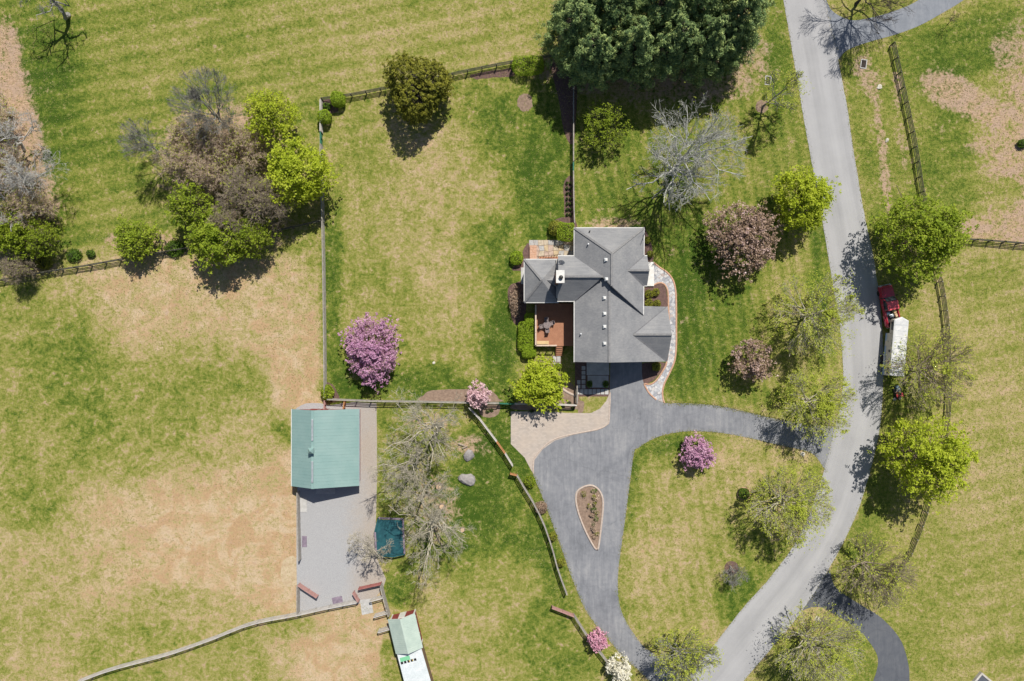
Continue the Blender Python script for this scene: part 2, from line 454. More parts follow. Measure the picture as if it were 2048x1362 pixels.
    bark('bark_brown', (0.24, 0.18, 0.145)); bark('bark_tan', (0.40, 0.33, 0.25)); bark('bark_white', (0.62, 0.60, 0.57)); bark('bark_mauve', (0.72, 0.57, 0.43)); bark('bark_pale', (0.56, 0.51, 0.40))
    # --- foliage
    L = leafy
    M['lf_lime'] = L('lime_spring_leaves', [(0, (0.28, 0.36, 0.025)), (0.5, (0.44, 0.52, 0.035)), (1, (0.58, 0.63, 0.075))], 0.42)
    M['lf_green'] = L('fresh_green_leaves', [(0, (0.17, 0.25, 0.020)), (0.5, (0.29, 0.38, 0.030)), (1, (0.42, 0.49, 0.055))], 0.42)
    M['lf_mid'] = L('mid_green_leaves', [(0, (0.06, 0.125, 0.014)), (0.5, (0.11, 0.20, 0.022)), (1, (0.19, 0.28, 0.04))])
    M['lf_bud'] = L('yellow_green_buds', [(0, (0.36, 0.41, 0.05)), (0.5, (0.50, 0.57, 0.07)), (1, (0.64, 0.67, 0.14))], 0.45)
    M['lf_olive'] = L('olive_leaves', [(0, (0.18, 0.20, 0.025)), (0.5, (0.31, 0.33, 0.045)), (1, (0.44, 0.43, 0.08))], 0.4)
    M['lf_brown'] = L('brown_dry_leaves', [(0, (0.22, 0.15, 0.105)), (0.5, (0.36, 0.255, 0.18)), (1, (0.48, 0.36, 0.26))], 0.2)
    M['lf_cedar'] = L('cedar_foliage', [(0, (0.075, 0.085, 0.010)), (0.5, (0.19, 0.195, 0.022)), (1, (0.34, 0.32, 0.042))], 0.15, 1.1)
    M['lf_pine'] = L('white_pine_needles', [(0, (0.035, 0.085, 0.036)), (0.5, (0.195, 0.285, 0.105)), (1, (0.58, 0.66, 0.23))], 0.25, 0.9)
    M['tuft'] = L('grass_tuft_blades', [(0, (0.10, 0.155, 0.018)), (0.3, (0.17, 0.21, 0.03)), (0.6, (0.29, 0.28, 0.08)), (0.85, (0.42, 0.35, 0.17)), (1, (0.52, 0.44, 0.25))], 0.25, 0.12)
    M['lf_box'] = L('clipped_boxwood_leaves', [(0, (0.19, 0.29, 0.02)), (0.5, (0.30, 0.42, 0.03)), (1, (0.40, 0.52, 0.05))], 0.3, 1.5)
    M['bl_redbud'] = L('redbud_blossom', [(0, (0.31, 0.145, 0.245)), (0.5, (0.51, 0.265, 0.42)), (1, (0.68, 0.43, 0.59))], 0.25, 0.9)
    M['bl_cherry'] = L('cherry_blossom_and_bronze_leaves', [(0, (0.17, 0.115, 0.07)), (0.45, (0.32, 0.225, 0.15)), (0.76, (0.53, 0.385, 0.335)), (1, (0.80, 0.62, 0.61))], 0.25, 0.9)
    M['bl_pink'] = L('pale_pink_blossom', [(0, (0.42, 0.24, 0.26)), (0.5, (0.66, 0.44, 0.47)), (1, (0.82, 0.64, 0.66))], 0.25, 1.0)
    M['bl_rose'] = L('rose_pink_blossom', [(0, (0.42, 0.17, 0.26)), (0.5, (0.64, 0.32, 0.42)), (1, (0.78, 0.50, 0.58))], 0.25, 1.0)
    M['bl_mauve'] = L('mauve_pink_blossom', [(0, (0.34, 0.15, 0.27)), (0.5, (0.54, 0.29, 0.43)), (1, (0.70, 0.46, 0.58))], 0.25, 1.0)
    M['bl_white'] = L('white_blossom', [(0, (0.50, 0.47, 0.35)), (0.5, (0.76, 0.73, 0.60)), (1, (0.88, 0.86, 0.78))], 0.25, 1.0)
build_materials()

# ------------------------------------------------------------------ curves in the ground plane (photograph pixels at ground level)
def catmull(pts, per=8, closed=False):
    P = [np.array(p, float) for p in pts]
    n = len(P)
    out = []
    rng_ = range(n if closed else n - 1)
    for i in rng_:
        p0 = P[(i - 1) % n] if closed or i > 0 else 2 * P[0] - P[1]
        p1 = P[i]; p2 = P[(i + 1) % n]
        p3 = P[(i + 2) % n] if closed or i + 2 < n else 2 * P[-1] - P[-2]
        for k in range(per):
            s = k / per
            out.append(0.5 * ((2 * p1) + (-p0 + p2) * s + (2 * p0 - 5 * p1 + 4 * p2 - p3) * s * s + (-p0 + 3 * p1 - 3 * p2 + p3) * s ** 3))
    if not closed: out.append(P[-1])
    return np.array(out)

def resample(P, n):
    d = np.r_[0, np.cumsum(np.linalg.norm(np.diff(P, axis=0), axis=1))]
    s = np.linspace(0, d[-1], n)
    return np.stack([np.interp(s, d, P[:, k]) for k in range(P.shape[1])], 1)

def gpx(P):
    P = np.asarray(P, float)
    return np.stack([(P[:, 0] - CX) * S, (CY - P[:, 1]) * S], 1)

JR = np.random.default_rng(5)
def ragged(P, amp, closed=False):
    """small uneven wobble of an edge, so that turf and paving meet irregularly"""
    n = len(P)
    r = JR.normal(0, 1, n)
    r = np.convolve(np.r_[r[-2:], r, r[:2]], [0.2, 0.6, 0.2], 'same')[2:-2]
    t = np.gradient(P, axis=0)
    nrm = np.stack([-t[:, 1], t[:, 0]], 1) / (np.linalg.norm(t, axis=1, keepdims=True) + 1e-9)
    return P + nrm * (r * amp)[:, None]

def sheet(name, pts, z, mat, smooth=True, parent=None, kind='structure', amp=0.03, per=6):
    P = catmull(pts, per, True) if smooth else np.array(pts, float)
    P = gpx(P)
    if amp and smooth: P = ragged(P, amp)
    bm = bmesh.new()
    f = bm.faces.new([bm.verts.new((p[0], p[1], z)) for p in P])
    bm.normal_update()
    bmesh.ops.triangulate(bm, faces=[f], ngon_method='EAR_CLIP')
    bm.normal_update()
    for f in bm.faces:
        if f.normal.z < 0: f.normal_flip()
    me = bpy.data.meshes.new(name)
    bm.to_mesh(me); bm.free()
    o = link(name, me, mat, parent)
    if parent is None and kind: o['kind'] = kind
    return o

def strip(name, pts, width, z0, z1, mat, closed=False, parent=None, per=6, kind='structure'):
    """low kerb / edging of given width (m) along a line"""
    P = gpx(catmull(pts, per, closed))
    t = np.gradient(P, axis=0)
    if closed:
        t = np.roll(P, -1, 0) - np.roll(P, 1, 0)
    nrm = np.stack([-t[:, 1], t[:, 0]], 1) / (np.linalg.norm(t, axis=1, keepdims=True) + 1e-9)
    A = P + nrm * width / 2; B = P - nrm * width / 2
    n = len(P)
    V = np.concatenate([np.c_[A, np.full(n, z0)], np.c_[A, np.full(n, z1)], np.c_[B, np.full(n, z1)], np.c_[B, np.full(n, z0)]])
    F = []
    for i in range(n if closed else n - 1):
        j = (i + 1) % n
        for a in range(3):
            F.append((a * n + i, a * n + j, (a + 1) * n + j, (a + 1) * n + i))
    o = link(name, np_mesh(name, V, np.array(F)), mat, parent)
    if parent is None and kind: o['kind'] = kind
    return o

# ------------------------------------------------------------------ edges of roads and drives
road_L = [(1528, -260), (1548, -120), (1567, 0), (1582, 88), (1607, 236), (1629, 355), (1646, 449), (1664, 560), (1679, 650), (1686, 740), (1682, 800), (1670, 852), (1646, 948), (1603, 1064), (1543, 1151), (1490, 1211), (1422, 1297), (1368, 1364), (1290, 1460), (1200, 1580)]
road_R = [(1612, -260), (1630, -120), (1651, 0), (1676, 118), (1695, 220), (1710, 321), (1731, 440), (1742, 490), (1752, 545), (1761, 620), (1766, 690), (1766, 770), (1762, 835), (1757, 870), (1740, 942), (1712, 1030), (1663, 1128), (1605, 1220), (1548, 1290), (1487, 1362), (1410, 1455), (1320, 1580)]
RL = ragged(gpx(resample(catmull(road_L, 10), 260)), 0.025)
RR = ragged(gpx(resample(catmull(road_R, 10), 260)), 0.025)
drive_out = [(1221, 716), (1220, 760), (1219.5, 785), (1217.5, 838), (1213, 849), (1194, 858.6), (1145, 868), (1108, 878.6), (1083, 897), (1067, 919), (1066, 946), (1083, 990), (1105, 1048), (1126.5, 1107), (1146, 1162), (1166, 1210), (1185.5, 1242), (1215, 1276), (1244, 1312), (1276, 1340), (1300, 1364), (1330, 1390)]
drive_in = [(1374, 1372), (1345, 1338), (1308, 1308), (1283, 1288), (1254, 1246), (1240.5, 1214), (1236, 1180), (1237.4, 1134), (1249.8, 1042), (1259, 971), (1268, 906), (1277, 895.6), (1296, 883), (1324, 871), (1367, 863), (1407, 863), (1451, 867), (1503, 877), (1554, 889), (1605, 900), (1626, 908), (1639, 923), (1652, 944)]
drive_top = [(1676, 853), (1640, 850), (1600, 846), (1544, 836), (1503, 826), (1451, 814), (1400, 808), (1345, 806), (1328, 805.6), (1312, 799), (1299, 786), (1292, 775), (1287, 765), (1284, 750), (1284, 716)]

# ------------------------------------------------------------------ ground: one sheet to the horizon, with painted ground-cover attributes
def build_ground():
    def axis(lim, fine):
        a = list(np.arange(-lim, lim + 1e-6, fine))
        x = lim; st = fine
        ext = []
        while x < 2600:
            st *= 1.45
            x += st
            ext.append(x)
        return np.array([-e for e in ext[::-1]] + a + ext)
    xs = axis(84.0, 0.42); ys = axis(58.0, 0.42)
    X, Y = np.meshgrid(xs, ys)
    px = X / S + CX; py = CY - Y / S
    dry = np.full(X.shape, 0.50)
    lit = np.zeros(X.shape); sa = np.zeros(X.shape); sb = np.zeros(X.shape)
    rg = np.random.default_rng(3)
    wob = np.zeros(X.shape)
    for k in range(14):
        f = rg.uniform(0.006, 0.03); a = rg.uniform(0, 6.28); ph = rg.uniform(0, 6.28)
        wob += np.sin((px * math.cos(a) + py * math.sin(a)) * f * 2 + ph) * 0.28
    def blob(A, x, y, rx, ry, v, k=1.0, rot=0.0):
        c, s = math.cos(math.radians(rot)), math.sin(math.radians(rot))
        dx = px - x; dy = py - y
        u = (dx * c + dy * s) / rx; w_ = (-dx * s + dy * c) / ry
        d = np.sqrt(u * u + w_ * w_) + wob * 0.09
        m = np.clip(1.5 - d, 0, 1); m = m * m * (3 - 2 * m) * k
        A += (v - A) * m
    def inside(poly):
        n = len(poly); r = np.zeros(X.shape, bool); j = n - 1
        for i in range(n):
            xi, yi = poly[i]; xj, yj = poly[j]
            c = ((yi > py) != (yj > py)) & (px < (xj - xi) * (py - yi) / (yj - yi + 1e-9) + xi)
            r ^= c; j = i
        return r
    # big fields
    dry[:] = 0.56
    sa[(py < 520) & (px < 640)] = 1.0
    sa[(py < 175 - (px - 640) * .1) & (px >= 640) & (px < 1080)] = 1.0
    sa[(px > 1900)] = 0.7
    fieldB = inside([(1150, 150), (1600, 150), (1690, 700), (1660, 860), (1330, 800), (1350, 560), (1290, 450), (1150, 450)])
    sb[fieldB] = 1.0
    sb[inside([(1240, 880), (1640, 900), (1600, 1060), (1380, 1362), (1260, 1250)])] = 0.7
    for b in [  # north field
        (560, 40, 420, 120, .60), (700, 120, 260, 90, .61), (300, 130, 260, 160, .52), (90, 230, 70, 220, .30), (170, 400, 90, 150, .36), (70, 60, 80, 60, .36),
        (260, 330, 120, 110, .47), (330, 480, 160, 60, .34), (480, 200, 150, 80, .44), (920, 60, 150, 60, .60), (1010, 90, 90, 60, .60), (560, 150, 110, 60, .57),
        # pasture
        (310, 700, 420, 260, .56), (360, 580, 260, 90, .76), (260, 640, 120, 60, .74), (560, 640, 90, 140, .78), (600, 770, 60, 90, .88), (90, 640, 120, 90, .50), (20, 590, 60, 50, .36),
        (130, 720, 90, 90, .38), (150, 860, 130, 110, .38), (50, 930, 90, 130, .48), (330, 820, 100, 80, .42), (450, 770, 90, 60, .44), (260, 940, 130, 60, .44),
        (560, 890, 30, 60, .30), (480, 900, 90, 60, .60), (400, 950, 80, 40, .55), (390, 1095, 320, 135, .92), (520, 1080, 120, 130, .97), (280, 1080, 130, 90, .84), (570, 1000, 50, 90, .95), (545, 1180, 70, 40, .97),
        (90, 1130, 120, 150, .62), (60, 1020, 60, 50, .40), (100, 1290, 150, 90, .62), (270, 1270, 120, 60, .47), (340, 1210, 110, 40, .60), (440, 1230, 120, 30, .68), (210, 1330, 60, 30, .40),
        (450, 1330, 230, 60, .58), (600, 1300, 70, 50, .72), (690, 1290, 100, 80, 1.0), (740, 1240, 40, 60, 1.0), (655, 1345, 60, 40, .92), (590, 1255, 60, 20, .58), (780, 1320, 20, 60, .5),
        # fenced yard
        (890, 470, 260, 330, .56), (830, 330, 130, 150, .64), (890, 470, 90, 140, .66), (720, 300, 60, 100, .52), (700, 480, 60, 90, .54), (990, 210, 110, 60, .44), (1080, 300, 70, 110, .17), (1010, 260, 60, 60, .30),
        (1090, 420, 60, 80, .13), (1000, 560, 40, 120, .22), (970, 500, 50, 60, .34), (940, 620, 50, 110, .58), (900, 730, 50, 60, .56), (800, 640, 60, 60, .50), (665, 600, 22, 210, .26), (710, 770, 70, 40, .18), (860, 770, 90, 40, .28), (1000, 700, 40, 90, .16), (990, 790, 60, 40, .18), (760, 560, 60, 40, .46), (800, 190, 120, 40, .52),
        # house lawn to the road
        (1420, 500, 330, 380, .38), (1200, 390, 50, 90, .50), (1390, 560, 60, 180, .16), (1390, 740, 70, 80, .22), (1450, 640, 60, 110, .30), (1600, 560, 60, 130, .52), (1570, 640, 60, 100, .50), (1620, 250, 60, 110, .42), (1640, 500, 20, 200, .28),
        (1450, 330, 60, 120, .46), (1220, 300, 60, 80, .30), (1560, 90, 30, 160, .28), (1560, 760, 80, 60, .48), (1480, 790, 90, 20, .26), (1250, 400, 90, 60, .35), (1320, 440, 60, 60, .28),
        # triangle lawn
        (1430, 1080, 260, 260, .57), (1262, 960, 26, 120, .24), (1350, 890, 110, 30, .26), (1245, 1180, 22, 90, .30), (1340, 1010, 70, 80, .60), (1300, 1150, 60, 90, .66), (1510, 910, 90, 40, .66), (1400, 1210, 80, 60, .60), (1560, 1150, 60, 60, .34), (1480, 1080, 60, 60, .45), (1490, 1200, 60, 60, .30), (1400, 1330, 40, 40, .4), (1640, 990, 30, 60, .36),
        # west of drive
        (990, 1060, 200, 240, .36), (1010, 920, 90, 90, .22), (960, 1000, 70, 80, .22), (1060, 1080, 60, 120, .28), (880, 1200, 80, 60, .62), (950, 1240, 110, 60, .60), (880, 1290, 60, 60, .60), (1090, 1260, 70, 50, .34), (1110, 1330, 90, 40, .30), (980, 1340, 80, 40, .56), (1010, 1170, 60, 60, .50), (840, 900, 80, 60, .46), (800, 990, 40, 80, .44), (800, 840, 50, 30, .40), (800, 1180, 30, 40, .30), (1050, 1170, 40, 40, .52), (1040, 1010, 30, 60, .30),
        # east verge and east field
        (1790, 300, 110, 260, .44), (1830, 700, 90, 300, .44), (1720, 1000, 60, 160, .42), (1980, 700, 130, 260, .60), (1960, 1000, 130, 200, .62), (1960, 1260, 130, 120, .54), (1980, 560, 90, 50, .50), (1880, 1150, 60, 130, .50), (1830, 1290, 60, 60, .44),
        (1900, 330, 60, 120, .34), (1900, 110, 110, 60, .32), (1990, 60, 60, 60, .32), (1700, 1330, 60, 80, .44), (1600, 1330, 60, 60, .44), (1720, 170, 40, 60, .42), (1780, 20, 60, 20, .45)]:
        blob(dry, *b)
    # leaf litter drifts, dead grass
    for b in [(1900, 180, 60, 34, 1., 1., 25), (1960, 215, 80, 30, 1., 1., 28), (2040, 260, 60, 40, 1., 1., 35), (2020, 330, 50, 60, .9), (2040, 160, 40, 120, .85), (2020, 110, 30, 50, .7), (1990, 460, 90, 26, 1.), (2060, 430, 60, 60, 1.), (2000, 410, 22, 60, .8), (1975, 290, 40, 24, .8), (1995, 90, 14, 30, .6),
              (1728, 135, 20, 34, .72), (1745, 175, 18, 30, .75), (1760, 260, 10, 90, .75, 1., -8), (1772, 370, 10, 90, .8, 1., -5), (1795, 180, 9, 50, .6), (1806, 300, 8, 60, .6, 1., -8),
              (25, 180, 34, 120, 1., 1., -12), (15, 110, 30, 60, .9), (40, 270, 30, 60, 1.), (20, 330, 60, 80, .9), (60, 400, 60, 80, .75), (30, 500, 40, 60, .6), (440, 280, 110, 60, .85), (430, 370, 100, 70, .75), (500, 440, 70, 60, .55), (465, 262, 60, 20, .9), (325, 480, 26, 14, .7), (230, 482, 20, 14, .7), (45, 530, 60, 30, .55),
              (1300, 130, 200, 70, .75), (1450, 130, 80, 60, .6), (1220, 447, 50, 12, .7), (935, 890, 40, 24, .55), (860, 840, 60, 20, .5), (870, 1010, 50, 70, .45), (1722, 925, 4, 50, .5, 1., 16), (1578, 890, 22, 6, .7, 1., 10)]:
        blob(lit, *b)
    for b in [(2010, 375, 24, 16, 0.), (2000, 395, 40, 20, .1), (1880, 250, 20, 20, .2)]:
        blob(lit, *b)
    dry[:] = 0.5 + (dry - 0.5) * 1.25
    dry[(py < 520) & (px < 640)] -= 0.085
    dry[(py < 175 - (px - 640) * .1) & (px >= 640) & (px < 1090)] -= 0.05
    dry[inside([(-50, 560), (645, 440), (650, 800), (594, 820), (594, 1232), (150, 1368), (-50, 1400)])] += 0.05
    dry[:] = np.minimum(dry, 0.98)
    pat = np.full(X.shape, 0.15)
    pat[inside([(-50, 560), (645, 440), (650, 800), (594, 820), (594, 1232), (150, 1368), (-50, 1400)])] = 1.0
    pat[inside([(645, 200), (1145, 110), (1147, 450), (1050, 640), (1030, 810), (650, 800)])] = 0.85
    pat[inside([(760, 820), (1160, 830), (1160, 1220), (1250, 1362), (760, 1362)])] = 0.8
    pat[inside([(1250, 870), (1640, 900), (1590, 1090), (1380, 1362), (1250, 1250)])] = 0.7
    pat[inside([(-50, 1370), (150, 1370), (594, 1235), (760, 1210), (800, 1400), (-50, 1400)])] = 0.9
    lit[px > 1650] *= 0.8
    # worn soil along the asphalt edges
    V2 = np.stack([X.ravel(), Y.ravel()], 1)
    near = (np.abs(V2[:, 0]) < 90) & (np.abs(V2[:, 1]) < 62)
    idx = np.where(near)[0]
    D = np.full(len(V2), 99.0)
    lines = [RL, RR, gpx(catmull(drive_out[2:], 6)), gpx(catmull(drive_in, 6)), gpx(catmull(drive_top[:8], 6))]
    for Ln in lines:
        Ln = Ln[::2]
        for c in range(0, len(idx), 40000):
            ii = idx[c:c + 40000]
            d = np.sqrt(((V2[ii][:, None, :] - Ln[None, :, :]) ** 2).sum(2)).min(1) if len(Ln) < 400 else None
            D[ii] = np.minimum(D[ii], d)
    D = D.reshape(X.shape)
    dry += 0.22 * np.exp(-(D / 0.45) ** 2)
    ny, nx = X.shape
    V = np.stack([X.ravel(), Y.ravel(), np.zeros(X.size)], 1)
    i = np.arange(ny - 1)[:, None] * nx + np.arange(nx - 1)[None, :]
    i = i.ravel()
    F = np.stack([i, i + 1, i + nx + 1, i + nx], 1)
    me = np_mesh('ground', V, F)
    for nme, A in (('dry', dry), ('litter', lit), ('stripe_a', sa), ('stripe_b', sb), ('patch', pat)):
        a = me.attributes.new(nme, 'FLOAT', 'POINT')
        a.data.foreach_set('value', np.clip(A, -0.2, 1.3).astype(np.float32).ravel())
    o = link('ground', me, M['ground'])
    o['kind'] = 'structure'
build_ground()

def build_roads():
    n = len(RL)
    K = 8
    V = []; UV = []
    L = np.r_[0, np.cumsum(np.linalg.norm(np.diff(RL, axis=0), axis=1))]
    for k in range(K + 1):
        u = k / K
        P = RL * (1 - u) + RR * u
        V.append(np.c_[P, np.full(n, 0.024 + 0.05 * (1 - (2 * u - 1) ** 2))])
        UV.append(np.c_[np.full(n, u), L / 7.0])
    V = np.concatenate(V); UV = np.concatenate(UV)
    F = []
    for k in range(K):
        for i in range(n - 1):
            F.append((k * n + i, k * n + i + 1, (k + 1) * n + i + 1, (k + 1) * n + i))
    F = np.array(F)[:, ::1]
    me = np_mesh('road', V, F, True)
    uvl = me.uv_layers.new(name='UVMap')
    uvl.data.foreach_set('uv', UV[F.ravel()].astype(np.float32).ravel())
    o = link('road', me, M['road']); o['kind'] = 'structure'
    # house drive with its two arms
    c = lambda p: list(catmull(p, 6))
    P = [tuple(p) for p in c(drive_out) + c(drive_in) + c(drive_top)]
    sheet('driveway', P, 0.016, M['drive'], smooth=False)
    sheet('driveway', c([(1605, 1221), (1622, 1215), (1644, 1214.7), (1671, 1230), (1701, 1248), (1731, 1275), (1750, 1301), (1756, 1320), (1753, 1342), (1746, 1362), (1735, 1390), (1730, 1420)]) + c([(1815, 1420), (1820, 1390), (1819, 1362), (1817, 1331), (1806, 1290), (1787, 1260), (1757, 1231), (1727, 1213), (1678, 1181), (1665, 1162), (1660, 1138)]) + [(1640, 1165)], 0.016, M['drive_new'], smooth=False)
    sheet('driveway', c([(1676.6, 119), (1693.5, 101), (1731, 86), (1791, 69), (1839, 51), (1883, 27), (1927, 0), (1975, -40)]) + c([(1890, -40), (1837, 0), (1798, 18.6), (1748, 34), (1710, 40.5), (1687, 35.5), (1663, 20), (1650, -6)]) + [(1655, 60)], 0.016, M['drive_blue'], smooth=False)
    # gravel yard beside the barn
    sheet('gravel_yard', [(596, 960), (593, 1010), (593, 1120), (594, 1200), (596, 1229), (650, 1220), (716, 1208), (750, 1196), (766, 1176), (772, 1158), (752, 1112), (752, 1040), (754, 960), (754, 880), (753, 806), (716, 805), (705, 850), (690, 900), (660, 940)], 0.012, M['gravel'], smooth=False)
    sheet('gravel_strip', [(600, 812), (616, 806), (640, 807), (660, 810), (690, 806), (716, 806), (716, 822), (600, 822)], 0.010, M['gravel'])
    sheet('worn_sand_patch', [(568, 1120), (585, 1112), (598, 1122), (602, 1145), (596, 1168), (574, 1172), (560, 1150)], 0.008, M['sand'], amp=0.12)
    sheet('flat_stone_slab', [(720, 1200), (742, 1197), (747, 1225), (724, 1230)], 0.018, M['concrete'], smooth=False)
    # tan paver apron
    ap = [(1021.7, 823), (1060, 823), (1105, 823), (1132, 826), (1182, 826), (1200, 817), (1213, 801), (1220, 784), (1221.5, 800), (1219, 840), (1214, 851), (1194, 861), (1146, 870), (1110, 881), (1085, 899), (1069, 920), (1067, 948), (1062, 940), (1049, 915), (1034, 900), (1021.7, 888)]
    sheet('paver_apron', ap, 0.028, M['pavers'], smooth=False)
    strip('apron_edging', [(1220, 785), (1218, 838), (1213.5, 849.5), (1194, 859), (1145, 868.5), (1108, 879), (1083.5, 897.5), (1067.5, 919), (1066.5, 946)], 0.22, 0.0, 0.036, M['pale_edge'])
    # stone walk with brick edging
    wo = [(1307, 525), (1319.5, 535), (1332, 543), (1341.5, 553), (1348, 566), (1351.5, 586), (1352.5, 621), (1352.5, 650), (1352.5, 687), (1349.4, 720), (1339, 746), (1330, 764), (1325, 781.5), (1326, 797), (1329, 806)]
    wi = [(1312.5, 799.5), (1299, 787), (1291, 774), (1289, 768), (1298, 769), (1306.4, 766), (1315.6, 757), (1325, 743), (1333, 726), (1337, 690), (1338, 650), (1337, 617), (1336, 586), (1332.7, 574), (1326, 567), (1317, 566), (1305, 571)]
    sheet('stone_walkway', [tuple(p) for p in list(catmull(wo, 5)) + list(catmull(wi, 5))], 0.030, M['walk'], smooth=False)
    strip('walkway_edging', wo, 0.24, 0.0, 0.05, M['brick_edge'])
    strip('walkway_edging', wi, 0.24, 0.0, 0.05, M['brick_edge'])
    # teardrop island in the drive
    isl = [(1176, 971), (1157, 980), (1151.5, 996), (1156, 1023), (1170, 1060), (1187, 1092), (1193, 1098), (1197, 1093), (1203, 1045), (1206, 1008), (1202, 987), (1191, 974)]
    sheet('mulch_bed', isl, 0.05, M['mulch_tan'], amp=0)
    strip('island_kerb', isl, 0.26, 0.0, 0.12, M['pale_edge'], closed=True)
    # mulch beds
    beds = [[(942, 150), (985, 142), (1024, 136), (1026, 152), (985, 155), (950, 158)], [(641, 205), (668, 200), (676, 222), (660, 228), (662, 244), (645, 246)],
            [(648, 768), (662, 766), (672, 780), (679, 801), (649, 800)], [(1129, 362), (1147, 358), (1147, 442), (1131, 436), (1128, 400)],
            [(848, 790), (862, 781), (905, 779), (960, 778), (986, 784), (997, 797), (999, 804), (847, 802)],
            [(958, 812), (998, 810), (997, 826), (985, 834), (965, 832)], [(1046, 503), (1057, 487), (1059, 524), (1046, 540)],
            [(1062, 770), (1072, 722), (1110, 718), (1116, 745), (1147, 770), (1153, 800), (1150, 820), (1026, 818), (1040, 800)],
            [(1155, 770), (1158, 798), (1168, 804), (1166, 824), (1156, 824)], [(1290, 574), (1315, 568), (1327, 570), (1334, 590), (1335, 616), (1290, 622)],
            [(1288, 456), (1296, 470), (1304, 495), (1306, 524), (1286, 526)], [(1284, 728), (1332, 726), (1320, 748), (1302, 764), (1286, 764)],
            [(1016, 580), (1030, 566), (1050, 570), (1050, 640), (1030, 648), (1020, 620)], [(1110, 440), (1149, 438), (1149, 482), (1118, 478)], [(1024, 540), (1050, 540), (1050, 520), (1036, 525)],
            [(1104, 128), (1150, 140), (1148, 278), (1130, 270), (1118, 200), (1110, 170)]]
    for i, b in enumerate(beds):
        sheet('mulch_bed', b, 0.0062 + 0.0004 * i, M['mulch_tan' if i in (4, 5, 7, 8) else 'mulch'], amp=0.05)
    sheet('mulch_ring', [(1463 + 14 * math.cos(a), 1136 + 14 * math.sin(a)) for a in np.linspace(0, 6.28, 13)[:-1]], 0.02, M['mulch'], amp=0.02)
    sheet('mulch_ring', [(1524 + 13 * math.cos(a), 213 + 13 * math.sin(a)) for a in np.linspace(0, 6.28, 13)[:-1]], 0.008, M['mulch_tan'], amp=0.06)
    sheet('bare_soil_circle', [(1050 + 15 * math.cos(a), 205 + 18 * math.sin(a)) for a in np.linspace(0, 6.28, 13)[:-1]], 0.014, M['mulch_tan'], amp=0.09)
    sheet('mulch_ring', [(1488 + 14 * math.cos(a), 987 + 13 * math.sin(a)) for a in np.linspace(0, 6.28, 13)[:-1]], 0.009, M['brick_edge'], amp=0.04)
build_roads()

# ------------------------------------------------------------------ house
def on_plane(px, py, p0, n):
    h = p0[2]
    for _ in range(12):
        q = W(px, py, h)
        h = p0[2] - (n[0] * (q.x - p0[0]) + n[1] * (q.y - p0[1])) / n[2]
    return W(px, py, h)

def normal(a, b, c):
    n = (Vector(b) - Vector(a)).cross(Vector(c) - Vector(a)).normalized()
    return n if n.z > 0 else -n

def gutter(house, a, b, out):
    """white eave trough just outside an eave edge"""
    a = Vector(a); b = Vector(b)
    d = (b - a); L = d.length
    mid = (a + b) / 2 + Vector(out) * 0.05 + Vector((0, 0, -0.08))
    mb = MB(); mb.box((0, 0, 0), (L + 0.05, 0.10, 0.12))
    o = mb.build('gutter', M['trim'], house)
    o.location = mid
    o.rotation_euler = d.to_track_quat('X', 'Z').to_euler()

def cap(house, a, b, w=0.28):
    a = Vector(a); b = Vector(b); d = b - a
    mb = MB(); mb.box((0, 0, 0), (d.length, w, 0.05))
    o = mb.build('ridge_cap', M['ridge'], house)
    o.location = (a + b) / 2 + Vector((0, 0, 0.04)); o.rotation_euler = d.to_track_quat('X', 'Z').to_euler()

